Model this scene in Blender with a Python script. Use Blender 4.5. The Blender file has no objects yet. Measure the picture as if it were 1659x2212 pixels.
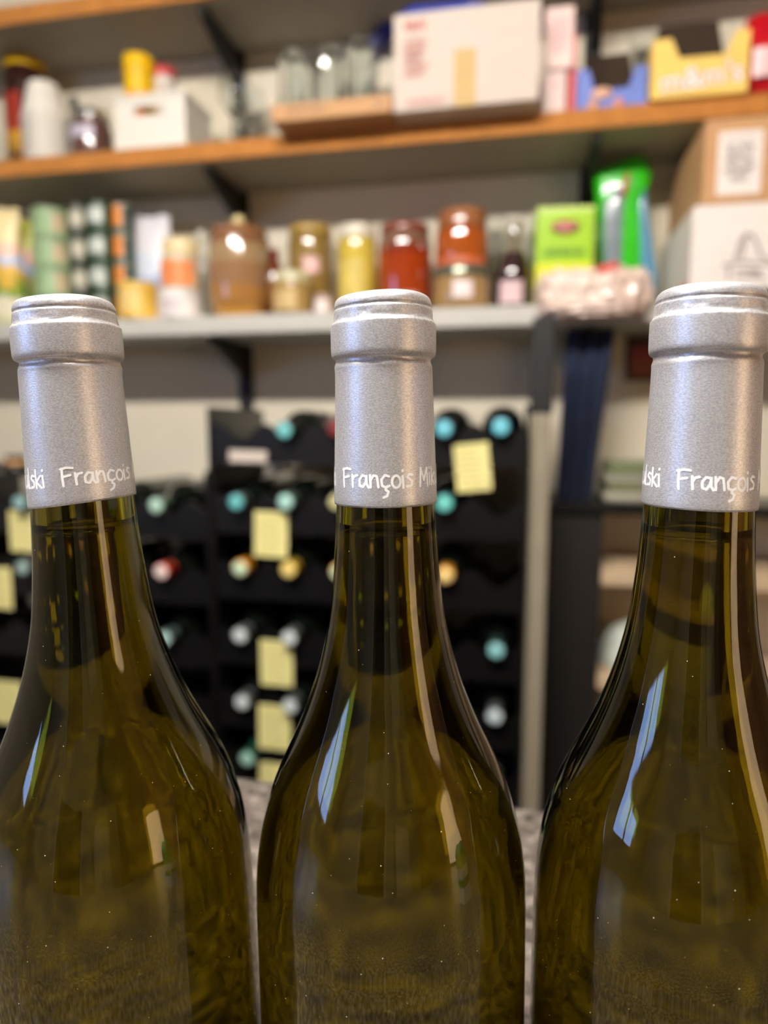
import bpy, bmesh, math, random
from mathutils import Vector, Matrix, noise
PI = math.pi
S = bpy.context.scene
COL = S.collection
random.seed(7)

# ------------------------------------------------------------------ camera, world, light, exposure
FPX, PITCH, YAW = 1480.0, math.radians(7.2), math.radians(11.5)   # focal length in pixels of the 1659x2212 frame
cam_d = bpy.data.cameras.new('camera'); cam = bpy.data.objects.new('camera', cam_d); COL.objects.link(cam)
cam_d.sensor_fit = 'VERTICAL'; cam_d.sensor_height = 36.0; cam_d.lens = FPX / 2212.0 * 36.0
cam_d.clip_start = 0.01; cam_d.clip_end = 30
cam.location = (0, 0, 0); cam.rotation_euler = (PI / 2 - PITCH, 0, YAW)
cam_d.dof.use_dof = True; cam_d.dof.focus_distance = 0.193; cam_d.dof.aperture_fstop = 6.0
S.camera = cam
W = bpy.data.worlds.new('world'); S.world = W; W.use_nodes = True
W.node_tree.nodes['Background'].inputs[0].default_value = (0.5, 0.55, 0.62, 1)
W.node_tree.nodes['Background'].inputs[1].default_value = 0.3
S.view_settings.view_transform = 'Standard'; S.view_settings.look = 'None'
S.view_settings.gamma = 1.0; S.view_settings.use_curve_mapping = False
S.view_settings.exposure = 0.2
LAMP_WHITE, LAMP_WARM, DAYLIGHT = 135.0, 3.6, 8.5      # emission of tube diffuser, warm lampshade, window panes

# ------------------------------------------------------------------ helpers
def srgb(r, g, b):
    f = lambda v: (v / 255 / 12.92) if v / 255 <= 0.04045 else ((v / 255 + 0.055) / 1.055) ** 2.4
    return (f(r), f(g), f(b), 1.0)

def mat(name, col, rough=0.5, metal=0.0, coat=0.0, trans=0.0, ior=1.5, var=0.12, scale=30.0, bump=0.0, bscale=200.0, emit=None, estr=0.0):
    m = bpy.data.materials.new(name); m.use_nodes = True
    nt = m.node_tree; b = nt.nodes['Principled BSDF']
    b.inputs['Roughness'].default_value = rough; b.inputs['Metallic'].default_value = metal
    b.inputs['Coat Weight'].default_value = coat; b.inputs['Coat Roughness'].default_value = 0.04
    b.inputs['Transmission Weight'].default_value = trans; b.inputs['IOR'].default_value = ior
    b.inputs['Base Color'].default_value = col
    if emit:
        b.inputs['Emission Color'].default_value = emit; b.inputs['Emission Strength'].default_value = estr
    tc = nt.nodes.new('ShaderNodeTexCoord')
    if var > 0:
        n = nt.nodes.new('ShaderNodeTexNoise'); n.inputs['Scale'].default_value = scale; n.inputs['Detail'].default_value = 4
        nt.links.new(tc.outputs['Object'], n.inputs['Vector'])
        r = nt.nodes.new('ShaderNodeValToRGB')
        r.color_ramp.elements[0].position = 0.3; r.color_ramp.elements[1].position = 0.7
        r.color_ramp.elements[0].color = tuple(max(0, v * (1 - var)) for v in col[:3]) + (1,)
        r.color_ramp.elements[1].color = tuple(min(1, v * (1 + var)) for v in col[:3]) + (1,)
        nt.links.new(n.outputs['Fac'], r.inputs['Fac']); nt.links.new(r.outputs['Color'], b.inputs['Base Color'])
    if bump > 0:
        n2 = nt.nodes.new('ShaderNodeTexNoise'); n2.inputs['Scale'].default_value = bscale; n2.inputs['Detail'].default_value = 3
        nt.links.new(tc.outputs['Object'], n2.inputs['Vector'])
        bp = nt.nodes.new('ShaderNodeBump'); bp.inputs['Strength'].default_value = bump; bp.inputs['Distance'].default_value = 0.001
        nt.links.new(n2.outputs['Fac'], bp.inputs['Height']); nt.links.new(bp.outputs['Normal'], b.inputs['Normal'])
    return m

def bands(name, stops, axis='Z', lo=0.0, hi=1.0, rough=0.4, warp=0.0, coat=0.0):
    """printed packaging: colour bands along an object axis (constant steps)"""
    m = bpy.data.materials.new(name); m.use_nodes = True
    nt = m.node_tree; b = nt.nodes['Principled BSDF']; b.inputs['Roughness'].default_value = rough
    b.inputs['Coat Weight'].default_value = coat
    tc = nt.nodes.new('ShaderNodeTexCoord'); sp = nt.nodes.new('ShaderNodeSeparateXYZ')
    src = tc.outputs['Object']
    if warp:
        n = nt.nodes.new('ShaderNodeTexNoise'); n.inputs['Scale'].default_value = 35
        nt.links.new(src, n.inputs['Vector'])
        mx = nt.nodes.new('ShaderNodeVectorMath'); mx.operation = 'MULTIPLY_ADD'
        mx.inputs[1].default_value = (warp, warp, warp)
        nt.links.new(n.outputs['Color'], mx.inputs[0]); nt.links.new(src, mx.inputs[2]); src = mx.outputs[0]
    nt.links.new(src, sp.inputs[0])
    mr = nt.nodes.new('ShaderNodeMapRange'); mr.inputs['From Min'].default_value = lo; mr.inputs['From Max'].default_value = hi
    nt.links.new(sp.outputs[axis], mr.inputs['Value'])
    r = nt.nodes.new('ShaderNodeValToRGB'); r.color_ramp.interpolation = 'CONSTANT'
    cr = r.color_ramp
    while len(cr.elements) < len(stops): cr.elements.new(0.5)
    for e, (p, c) in zip(cr.elements, stops): e.position = p; e.color = c
    nt.links.new(mr.outputs[0], r.inputs[0]); nt.links.new(r.outputs[0], b.inputs['Base Color'])
    return m

def tag(o, label=None, cat=None, group=None, kind=None):
    if label: o['label'] = label
    if cat: o['category'] = cat
    if group: o['group'] = group
    if kind: o['kind'] = kind
    return o

def thing(name, label, cat, loc=(0, 0, 0), rz=0.0, group=None):
    o = bpy.data.objects.new(name, None); COL.objects.link(o)
    o.empty_display_size = 0.02; o.location = loc; o.rotation_euler = (0, 0, rz)
    return tag(o, label, cat, group)

def obj(name, me, m, parent=None, loc=(0, 0, 0), rot=(0, 0, 0), smooth=False):
    o = bpy.data.objects.new(name, me); COL.objects.link(o)
    if m and not me.materials: me.materials.append(m)
    if smooth:
        for p in me.polygons: p.use_smooth = True
    o.location = loc; o.rotation_euler = rot
    if parent: o.parent = parent
    return o

def mesh(name, v, f):
    me = bpy.data.meshes.new(name); me.from_pydata(v, [], f); me.update(); return me

def from_bm(name, bm):
    bmesh.ops.recalc_face_normals(bm, faces=bm.faces)
    me = bpy.data.meshes.new(name); bm.to_mesh(me); bm.free(); return me

def box(x0, x1, y0, y1, z0, z1, bev=0.0, seg=2, name='box'):
    bm = bmesh.new(); bmesh.ops.create_cube(bm, size=1.0)
    for v in bm.verts:
        v.co = Vector((x0 if v.co.x < 0 else x1, y0 if v.co.y < 0 else y1, z0 if v.co.z < 0 else z1))
    if bev > 0: bmesh.ops.bevel(bm, geom=bm.edges[:], offset=bev, segments=seg, affect='EDGES', profile=0.5)
    return from_bm(name, bm)

def boxes(lst, bev=0.0, name='boxes'):
    bm = bmesh.new()
    for (x0, x1, y0, y1, z0, z1) in lst:
        r = bmesh.ops.create_cube(bm, size=1.0)
        for v in r['verts']:
            v.co = Vector((x0 if v.co.x < 0 else x1, y0 if v.co.y < 0 else y1, z0 if v.co.z < 0 else z1))
    if bev > 0: bmesh.ops.bevel(bm, geom=bm.edges[:], offset=bev, segments=1, affect='EDGES')
    return from_bm(name, bm)

def lathe(prof, seg=40, name='lathe'):
    """prof = [(r, z)...] bottom to top; r == 0 closes on the axis"""
    v, f, rings = [], [], []
    for r, z in prof:
        if r <= 1e-7:
            rings.append([len(v)]); v.append((0, 0, z))
        else:
            rings.append(list(range(len(v), len(v) + seg)))
            v += [(r * math.cos(2 * PI * k / seg), r * math.sin(2 * PI * k / seg), z) for k in range(seg)]
    for a, b in zip(rings, rings[1:]):
        for k in range(seg):
            k2 = (k + 1) % seg
            if len(a) == 1 and len(b) == 1: continue
            if len(a) == 1: f.append((a[0], b[k2], b[k]))
            elif len(b) == 1: f.append((a[k], a[k2], b[0]))
            else: f.append((a[k], a[k2], b[k2], b[k]))
    me = mesh(name, v, f)
    for p in me.polygons: p.use_smooth = True
    return me

def smooth_prof(pts, n=6):
    """Catmull-Rom through (r, z) points"""
    out = []
    P = [pts[0]] + list(pts) + [pts[-1]]
    for i in range(1, len(P) - 2):
        for k in range(n):
            t = k / n
            q = []
            for d in (0, 1):
                a, b, c, e = P[i - 1][d], P[i][d], P[i + 1][d], P[i + 2][d]
                q.append(0.5 * (2 * b + (c - a) * t + (2 * a - 5 * b + 4 * c - e) * t * t + (3 * b - a - 3 * c + e) * t ** 3))
            out.append(tuple(q))
    out.append(pts[-1])
    return out

def sharp(prof, angle_deg=40):
    """duplicate nothing, just return; used with smooth shading by angle"""
    return prof

def by_angle(me, deg=35):
    bm = bmesh.new(); bm.from_mesh(me)
    for e in bm.edges:
        if len(e.link_faces) == 2 and e.calc_face_angle(0) > math.radians(deg): e.smooth = False
    for fc in bm.faces: fc.smooth = True
    bm.to_mesh(me); bm.free(); return me

def prism(outline, y0, y1, name='prism'):
    """closed outline of (x, z) extruded in y"""
    n = len(outline)
    v = [(x, y0, z) for x, z in outline] + [(x, y1, z) for x, z in outline]
    f = [tuple(range(n)), tuple(range(2 * n - 1, n - 1, -1))] + [(i, i + n, (i + 1) % n + n, (i + 1) % n) for i in range(n)]
    bm = bmesh.new(); me = mesh(name, v, f); bm.from_mesh(me); bpy.data.meshes.remove(me)
    return from_bm(name, bm)

def ribbons(strokes, width, fmap, name='strokes', sub=0.0):
    """strokes = polylines of (s, t); each becomes a flat pen line mapped by fmap(s, t) onto a surface"""
    v, f = [], []
    for st in strokes:
        pts = [Vector(p) for p in st]
        if sub:
            q = [pts[0]]
            for a, b in zip(pts, pts[1:]):
                n = max(1, int((b - a).length / sub))
                q += [a.lerp(b, (k + 1) / n) for k in range(n)]
            pts = q
        for a, b in zip(pts, pts[1:]):
            d = b - a
            if d.length < 1e-9: continue
            nrm = Vector((-d.y, d.x)).normalized() * width / 2
            i = len(v)
            v += [fmap(*(a - nrm)), fmap(*(b - nrm)), fmap(*(b + nrm)), fmap(*(a + nrm))]
            f.append((i, i + 1, i + 2, i + 3))
        for a in pts:
            i = len(v)
            v += [fmap(a.x + width / 2 * math.cos(2 * PI * k / 8), a.y + width / 2 * math.sin(2 * PI * k / 8)) for k in range(8)]
            f.append(tuple(range(i, i + 8)))
    return mesh(name, v, f)

def text_mesh(txt, size, name='lettering', offset=0.0, extrude=0.0):
    cu = bpy.data.curves.new(name, 'FONT'); cu.body = txt; cu.size = size; cu.offset = offset; cu.extrude = extrude
    cu.align_x = 'CENTER'; cu.align_y = 'CENTER'; cu.resolution_u = 3
    t = bpy.data.objects.new(name, cu); COL.objects.link(t)
    dg = bpy.context.evaluated_depsgraph_get()
    me = bpy.data.meshes.new_from_object(t.evaluated_get(dg))
    bpy.data.objects.remove(t); bpy.data.curves.remove(cu)
    return me

def arc_patch(r, a0, a1, z0, z1, n=10, name='label'):
    """curved label facing -y (angles from -y, positive to +x)"""
    v, f = [], []
    for k in range(n + 1):
        a = a0 + (a1 - a0) * k / n
        v += [(r * math.sin(a), -r * math.cos(a), z0), (r * math.sin(a), -r * math.cos(a), z1)]
    for k in range(n): f.append((2 * k, 2 * k + 2, 2 * k + 3, 2 * k + 1))
    me = mesh(name, v, f)
    for p in me.polygons: p.use_smooth = True
    return me

def ray(px, py):
    cx, cy = (px - 829.5) / FPX, -(py - 1106) / FPX
    up = cy * math.cos(PITCH) - math.sin(PITCH); fw = math.cos(PITCH) + cy * math.sin(PITCH)
    return (cx * math.cos(YAW) - fw * math.sin(YAW), cx * math.sin(YAW) + fw * math.cos(YAW), up)
def at(px, py, w):      # point of the plane y = w that the photograph shows at (px, py)
    r = ray(px, py); k = w / r[1]; return Vector((r[0] * k, w, r[2] * k))

# ------------------------------------------------------------------ materials
M = {}
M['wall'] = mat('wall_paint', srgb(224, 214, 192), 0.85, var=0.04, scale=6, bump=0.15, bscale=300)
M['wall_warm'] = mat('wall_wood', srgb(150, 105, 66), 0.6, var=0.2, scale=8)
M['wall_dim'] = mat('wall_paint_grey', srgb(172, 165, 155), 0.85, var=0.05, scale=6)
M['ceiling'] = mat('ceiling_paint', srgb(160, 156, 150), 0.9, var=0.03)
M['floor'] = mat('floor_tile', srgb(84, 74, 64), 0.5, var=0.15, scale=12)
M['wood'] = mat('beech_edge', srgb(182, 118, 50), 0.85, var=0.14, scale=40)
M['melamine'] = mat('grey_melamine', srgb(156, 148, 134), 0.6, var=0.04)
M['white_board'] = mat('white_melamine', srgb(194, 191, 183), 0.6, var=0.03)
M['black_metal'] = mat('black_metal', srgb(16, 14, 13), 0.6, var=0.15)
M['black_plastic'] = mat('black_plastic', srgb(15, 14, 14), 0.34, var=0.15, bump=0.1)
M['post'] = mat('beige_metal', srgb(150, 140, 120), 0.5, var=0.05)
M['dark_panel'] = mat('dark_brown_panel', srgb(28, 24, 21), 0.55, var=0.12)
M['white_plastic'] = mat('white_plastic', srgb(232, 226, 214), 0.4, var=0.02)
M['yellow_tag'] = mat('yellow_tag', srgb(242, 232, 156), 0.8, var=0.04)
M['tag_print'] = mat('tag_print', srgb(190, 178, 110), 0.9, var=0)
M['cardboard'] = mat('cardboard', srgb(196, 150, 104), 0.8, var=0.08, scale=60)
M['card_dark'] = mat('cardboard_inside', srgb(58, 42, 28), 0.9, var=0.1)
M['white_card'] = mat('white_card', srgb(208, 194, 182), 0.9, var=0.02)
M['white_box'] = mat('white_box_card', srgb(232, 222, 214), 0.8, var=0.02)
M['tape'] = mat('parcel_tape', srgb(196, 164, 104), 0.6, var=0.06)
M['red_print'] = mat('red_print', srgb(214, 140, 128), 0.8, var=0)
M['dark_print'] = mat('dark_print', srgb(120, 108, 104), 0.8, var=0)
M['red'] = mat('red_card', srgb(206, 40, 40), 0.4, var=0.1)
M['red_bag'] = mat('red_foil', srgb(196, 16, 34), 0.3, var=0.12, bump=0.6, bscale=60)
M['pink_white'] = mat('pink_white_card', srgb(224, 200, 194), 0.5, var=0.03)
M['blue_card'] = mat('blue_card', srgb(96, 118, 196), 0.5, var=0.1)
M['yellow_card'] = mat('yellow_card', srgb(242, 204, 108), 0.8, var=0.06)
M['yellow'] = mat('yellow_plastic', srgb(238, 190, 10), 0.35, var=0.06)
M['clear'] = mat('clear_glass', (0.93, 0.95, 0.94, 1), 0.02, trans=1.0, ior=1.48, var=0)
M['steel'] = mat('polished_steel', (0.75, 0.74, 0.73, 1), 0.18, metal=1.0, var=0.03)
M['bottle_dark'] = mat('dark_bottle_glass', (0.006, 0.008, 0.006, 1), 0.07, coat=0.6, var=0)
M['bottle_green'] = mat('green_bottle_glass', (0.01, 0.05, 0.03, 1), 0.07, coat=0.6, var=0)

def glass_olive():
    m = mat('olive_bottle_glass', (0.38, 0.335, 0.02, 1), 0.0, trans=1.0, ior=1.5, var=0)
    nt = m.node_tree; b = nt.nodes['Principled BSDF']; out = nt.nodes['Material Output']
    tc = nt.nodes.new('ShaderNodeTexCoord')
    mp = nt.nodes.new('ShaderNodeMapping'); mp.inputs['Scale'].default_value = (1, 1, 0.25)
    nt.links.new(tc.outputs['Object'], mp.inputs['Vector'])
    n = nt.nodes.new('ShaderNodeTexNoise'); n.inputs['Scale'].default_value = 90; n.inputs['Detail'].default_value = 2
    nt.links.new(mp.outputs[0], n.inputs['Vector'])
    bp = nt.nodes.new('ShaderNodeBump'); bp.inputs['Strength'].default_value = 0.10; bp.inputs['Distance'].default_value = 0.0012
    nt.links.new(n.outputs['Fac'], bp.inputs['Height']); nt.links.new(bp.outputs['Normal'], b.inputs['Normal'])
    # dust specks lying on the glass
    vo = nt.nodes.new('ShaderNodeTexVoronoi'); vo.inputs['Scale'].default_value = 230; vo.inputs['Randomness'].default_value = 1
    nt.links.new(tc.outputs['Object'], vo.inputs['Vector'])
    lt = nt.nodes.new('ShaderNodeMath'); lt.operation = 'LESS_THAN'; lt.inputs[1].default_value = 0.03
    nt.links.new(vo.outputs['Distance'], lt.inputs[0])
    df = nt.nodes.new('ShaderNodeBsdfDiffuse'); df.inputs['Color'].default_value = (0.75, 0.7, 0.6, 1)
    mx = nt.nodes.new('ShaderNodeMixShader')
    nt.links.new(lt.outputs[0], mx.inputs[0]); nt.links.new(b.outputs[0], mx.inputs[1]); nt.links.new(df.outputs[0], mx.inputs[2])
    nt.links.new(mx.outputs[0], out.inputs['Surface'])
    return m
M['olive'] = glass_olive()
M['wine'] = mat('white_wine', (0.97, 0.93, 0.62, 1), 0.0, trans=1.0, ior=1.34, var=0)

def capsule_foil():
    m = mat('silver_foil', srgb(186, 182, 184), 0.40, metal=0.6, var=0)
    nt = m.node_tree; b = nt.nodes['Principled BSDF']
    tc = nt.nodes.new('ShaderNodeTexCoord')
    n = nt.nodes.new('ShaderNodeTexNoise'); n.inputs['Scale'].default_value = 3200; n.inputs['Detail'].default_value = 2
    mp = nt.nodes.new('ShaderNodeMapping'); mp.inputs['Scale'].default_value = (0.5, 0.5, 1.0)
    nt.links.new(tc.outputs['Object'], mp.inputs[0]); nt.links.new(mp.outputs[0], n.inputs['Vector'])
    n2 = nt.nodes.new('ShaderNodeTexNoise'); n2.inputs['Scale'].default_value = 140; n2.inputs['Detail'].default_value = 5
    nt.links.new(tc.outputs['Object'], n2.inputs['Vector'])
    ad = nt.nodes.new('ShaderNodeMath'); ad.operation = 'MULTIPLY_ADD'; ad.inputs[1].default_value = 0.35
    nt.links.new(n.outputs['Fac'], ad.inputs[0]); nt.links.new(n2.outputs['Fac'], ad.inputs[2])
    bp = nt.nodes.new('ShaderNodeBump'); bp.inputs['Strength'].default_value = 0.28; bp.inputs['Distance'].default_value = 0.0004
    nt.links.new(ad.outputs[0], bp.inputs['Height']); nt.links.new(bp.outputs['Normal'], b.inputs['Normal'])
    r = nt.nodes.new('ShaderNodeValToRGB'); r.color_ramp.elements[0].position = 0.35; r.color_ramp.elements[1].position = 0.65
    r.color_ramp.elements[0].color = srgb(194, 193, 197); r.color_ramp.elements[1].color = srgb(227, 226, 229)
    nt.links.new(n.outputs['Fac'], r.inputs[0]); nt.links.new(r.outputs[0], b.inputs['Base Color'])
    return m
M['foil'] = capsule_foil()
M['white_ink'] = mat('white_ink', (1, 1, 1, 1), 0.5, var=0)

def granite():
    m = mat('grey_granite', srgb(120, 112, 104), 0.3, var=0)
    nt = m.node_tree; b = nt.nodes['Principled BSDF']
    tc = nt.nodes.new('ShaderNodeTexCoord')
    n = nt.nodes.new('ShaderNodeTexNoise'); n.inputs['Scale'].default_value = 160; n.inputs['Detail'].default_value = 6; n.inputs['Roughness'].default_value = 0.8
    nt.links.new(tc.outputs['Object'], n.inputs['Vector'])
    r = nt.nodes.new('ShaderNodeValToRGB'); cr = r.color_ramp
    cr.elements[0].position = 0.38; cr.elements[0].color = srgb(40, 37, 35)
    cr.elements[1].position = 0.62; cr.elements[1].color = srgb(150, 140, 130)
    e = cr.elements.new(0.5); e.color = srgb(92, 84, 78)
    nt.links.new(n.outputs['Fac'], r.inputs[0]); nt.links.new(r.outputs[0], b.inputs['Base Color'])
    return m
M['granite'] = granite()

_cm = {}
def cm(r, g, b, rough=0.4, coat=0.0, metal=0.0, var=0.12):
    k = (r, g, b, rough, coat, metal)
    if k not in _cm: _cm[k] = mat('paint_%d_%d_%d' % (r, g, b), srgb(r, g, b), rough, metal=metal, coat=coat, var=var)
    return _cm[k]

# ------------------------------------------------------------------ the room
WALL, SHF = 1.5, 1.3            # wall plane and front edge of the shelves, metres from the lens
ZA, ZB, ZC = 0.795, 0.508, 0.180   # undersides of the three shelves
TB, TC = 0.541, 0.216           # tops of the middle and the white shelf
FLOOR, CEIL = -1.25, 1.3
XL, XR, YB = -2.2, 2.0, -2.6
def struct(name, me, m):
    return tag(obj(name, me, m), kind='structure')
struct('floor', box(XL - .1, XR + .1, YB - .1, WALL + .1, FLOOR - .1, FLOOR), M['floor'])
struct('ceiling', box(XL - .1, XR + .1, YB - .1, WALL + .1, CEIL, CEIL + .1), M['ceiling'])
struct('wall_back', box(XL - .1, XR + .1, WALL, WALL + .1, FLOOR, CEIL), M['wall'])
struct('wall_right', box(XR, XR + .1, YB, WALL, FLOOR, CEIL), M['wall_warm'])
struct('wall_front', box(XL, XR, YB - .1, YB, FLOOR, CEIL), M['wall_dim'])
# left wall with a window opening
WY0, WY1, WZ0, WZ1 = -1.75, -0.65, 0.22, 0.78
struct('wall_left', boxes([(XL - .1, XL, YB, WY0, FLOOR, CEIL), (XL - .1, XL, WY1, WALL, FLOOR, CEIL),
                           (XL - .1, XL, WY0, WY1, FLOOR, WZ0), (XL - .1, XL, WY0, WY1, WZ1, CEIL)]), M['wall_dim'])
win = bpy.data.objects.new('window_1', None); COL.objects.link(win); tag(win, kind='structure')
M['day'] = mat('daylit_pane', (0.6, 0.7, 0.9, 1), 0.2, var=0, emit=srgb(150, 186, 255), estr=DAYLIGHT)
for (a, b) in ((WY0 + .05, (WY0 + WY1) / 2 - .03), ((WY0 + WY1) / 2 + .03, WY1 - .05)):
    obj('pane', box(XL - .07, XL - .06, a, b, WZ0 + .05, WZ1 - .05), M['day'], win)
obj('window_frame', boxes([(XL - .09, XL - .03, WY0, WY0 + .05, WZ0, WZ1), (XL - .09, XL - .03, WY1 - .05, WY1, WZ0, WZ1),
                           (XL - .09, XL - .03, WY0, WY1, WZ0, WZ0 + .05), (XL - .09, XL - .03, WY0, WY1, WZ1 - .05, WZ1),
                           (XL - .09, XL - .03, (WY0 + WY1) / 2 - .03, (WY0 + WY1) / 2 + .03, WZ0, WZ1)]), M['white_board'], win)
# dark door added behind the lens for the dark reflection in the bottles
dr = tag(obj('added_door_1', box(-0.75, 0.25, YB, YB + .04, FLOOR, 0.85, 0.004), M['dark_panel']), kind='structure')
obj('door_handle', box(-0.66, -0.54, YB + .05, YB + .07, -.25, -.23, .004), M['steel'], dr)
obj('handle_stem', box(-0.66, -0.64, YB + .03, YB + .055, -.25, -.23), M['steel'], dr)

for k, (a, b) in enumerate(((-.83, -.75), (.25, .33))):  # pale trims added to mirror as bright streaks in the bottles
    struct('added_trim_%d' % (k + 1), box(a, b, YB, YB + .05, FLOOR, .93), M['white_board'])
t = thing('added_cabinet', 'tall pale cabinet added against the far wall for streaks in the bottles', 'cabinet', (.95, YB + .002, FLOOR))  # unseen cabinet added as a pale reflector for the bottle glass
obj('cabinet_body', box(-.3, .3, 0, .38, 0, 1.9, .004), M['melamine'], t)
for sx in (-1, 1):
    d = obj('door', box(min(sx * .003, sx * .296), max(sx * .003, sx * .296), .381, .40, .06, 1.88, .002, 1), M['white_board'], t)
    obj('handle', box(sx * .03 - .006, sx * .03 + .006, .40, .425, .9, 1.05, .003), M['steel'], d)

# ceiling tube lamp above the counter
LZ = 1.04
t = thing('ceiling_lamp', 'long white tube lamp hanging under the ceiling above the counter', 'lamp', (-0.30, -0.08, LZ))
M['tube'] = mat('lamp_diffuser', (0.9, 0.88, 0.82, 1), 0.4, var=0, emit=(1.0, 0.945, 0.87, 1), estr=LAMP_WHITE)
obj('diffuser', box(-.55, .55, -.045, .045, 0, .04, .015), M['tube'], t)
obj('housing', box(-.57, .57, -.055, .055, .04, .075, .005), M['white_plastic'], t)
for sx in (-.4, .4): obj('rod', box(sx - .006, sx + .006, -.006, .006, .075, CEIL - LZ), M['white_plastic'], t)
# warm floor lamp to the right behind the lens
M['warm'] = mat('lamp_shade_cloth', (0.9, 0.75, 0.55, 1), 0.8, var=0, emit=(1.0, 0.66, 0.36, 1), estr=LAMP_WARM)
t = thing('floor_lamp', 'floor lamp with warm glowing drum shade by the wooden wall', 'lamp', (1.45, -0.45, FLOOR))
obj('base', lathe([(0, 0), (.14, 0), (.14, .015), (.02, .025), (0, .025)], 28), M['black_metal'], t)
obj('pole', lathe([(0, .025), (.012, .025), (.012, 1.25), (0, 1.25)], 12), M['black_metal'], t)
obj('shade', by_angle(lathe([(.20, 1.02), (.17, 1.55), (.168, 1.55), (.198, 1.02)], 32), 50), M['warm'], t)
obj('spider', boxes([(-.165, .165, -.004, .004, 1.235, 1.243), (-.004, .004, -.165, .165, 1.235, 1.243)]), M['black_metal'], t)

# the counter the bottles stand on
ZT = -0.2573
ct = thing('counter', 'grey granite counter carrying the three wine bottles', 'counter', (0, 0, FLOOR))
h = ZT - FLOOR
bm_top = box(-1.3, 1.2, -.62, .447, h - .035, h, .004)
obj('worktop', bm_top, M['granite'], ct)
obj('front_panel', box(-1.25, 1.15, -.58, .40, 0, h - .035), M['dark_panel'], ct)

# ------------------------------------------------------------------ shelves, rails and brackets
def wood_shelf(label, x0, x1, z0, z1):
    t = thing('wall_shelf', label, 'shelf', ((x0 + x1) / 2, SHF, z0), group='wood edged shelves')
    hx, hz = (x1 - x0) / 2, z1 - z0
    obj('board', box(-hx, hx, .004, WALL - SHF, 0, hz), M['melamine'], t)
    obj('edge_strip', box(-hx, hx, 0, .004, 0, hz, .001, 1), M['wood'], t)
wood_shelf('wood edged shelf along the top edge of the picture', -1.75, 1.2, ZA, ZA + .033)
wood_shelf('long wood edged shelf carrying the white carton and glasses', -1.75, .1120, ZB, TB)
wood_shelf('short wood edged shelf carrying the yellow and blue display boxes', .1125, 1.2, ZB, TB)
t = thing('wall_shelf', 'plain white shelf carrying jars and tins', 'shelf', (-.55, SHF, ZC))
obj('board', box(-1.2, 1.6, 0, WALL - SHF, 0, TC - ZC, .003), M['white_board'], t)
for k, x in enumerate((-.625, .112)):
    t = thing('wall_rail', ['black slotted wall rail beside the amber canister', 'black slotted wall rail behind the green packet'][k], 'rail', (x, WALL - .012, 0), group='black wall rails')
    for a, b in ((-.25, ZC), (TC, ZB), (TB, ZA), (ZA + .033, CEIL - .05)):
        obj('rail_section', box(-.016, .016, 0, .012, a + .001, b - .001, .002, 1), M['black_metal'], t)
    names = ['top', 'middle', 'white']
    for j, zz in enumerate((ZA, ZB, ZC)):
        lab = 'black %s bracket under the %s shelf %s' % ('steel', names[j] if j != 2 else 'white', 'at the rail by the amber canister' if k == 0 else 'at the rail by the green packet')
        b = thing('shelf_bracket', lab, 'bracket', (x, WALL - .0125, zz - .001), group='black shelf brackets')
        L = .165
        pr = prism([(0, 0), (-L, 0), (-L, -.012), (-.03, -.062), (0, -.075)], -.007, .007)
        obj('arm', pr, M['black_metal'], b, rot=(0, 0, PI / 2 * 0))
        for v in pr.vertices: v.co = Vector((v.co.y, v.co.x, v.co.z))
        pr.flip_normals()

# ------------------------------------------------------------------ the three wine bottles
OUT = [(42.9, 8), (42.9, 95), (42.7, 111.5), (42.35, 119.4), (41.3, 127.6), (39.6, 135.5), (37.2, 143.7), (34.1, 151.4), (26.9, 167.1), (21.5, 182.3), (17.9, 197.4), (16.15, 212.0), (15.35, 222.3), (14.75, 233.4), (14.0, 250), (13.4, 262), (13.2, 280), (13.0, 289)]
OUT = [(r / 1000, z / 1000) for r, z in OUT]
outer = [(0, .018), (.012, .016), (.028, .006), (.034, .0008), (.0385, 0), (.042, .003)] + smooth_prof(OUT, 5)
INR = [(39.5, 16), (39.6, 95), (39.2, 111.5), (38.5, 119.4), (37.3, 127.6), (35.5, 135.5), (33.1, 143.7), (30.0, 151.4), (22.7, 167.1), (17.2, 182.3), (13.6, 197.4), (11.8, 212.0), (11.0, 222.3), (10.5, 233.4), (10.0, 250), (9.6, 262), (9.4, 280), (9.4, 289)]
INR = [(r / 1000, z / 1000) for r, z in INR]
inner = [(0, .026), (.012, .024), (.028, .014), (.036, .0125)] + smooth_prof(INR, 5)
SEG = 128
glass_me = lathe(outer + inner[::-1], SEG, 'bottle_glass')
WL = .2270
wine_prof = [(0, .0255), (.012, .0235), (.028, .0135), (.0364, .0120)] + [(r + .0004, z) for r, z in smooth_prof(INR, 5) if z < WL - .001]
rt = wine_prof[-1][0]
wine_prof += [(rt, WL + .0007), (rt - .0012, WL), (rt * .5, WL - .0001), (0, WL - .0001)]
wine_me = lathe(wine_prof, SEG, 'wine_body')
# foil capsule: outer skin and a thin inner skin
CAP = [(15.1, 232.0), (15.4, 232.6), (15.25, 239), (14.98, 247), (14.64, 259.9), (14.40, 268), (14.32, 273.2), (14.36, 274.4), (14.20, 275.2), (13.95, 275.9), (13.90, 276.7), (14.25, 277.2), (14.95, 277.7), (15.25, 278.5), (15.36, 279.8), (15.38, 283), (15.32, 286.9), (15.15, 287.6), (14.70, 288.2), (14.45, 288.9), (14.32, 290.2), (14.28, 291.6), (14.02, 292.0), (13.98, 292.5), (14.12, 293.0), (13.95, 294.2), (13.4, 295.3), (12.4, 296.0), (10.5, 296.5), (8.0, 296.7), (0, 296.75)]
CAP = [(r / 1000, .2573 + (z / 1000 - .2573) * .93) for r, z in CAP]

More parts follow.
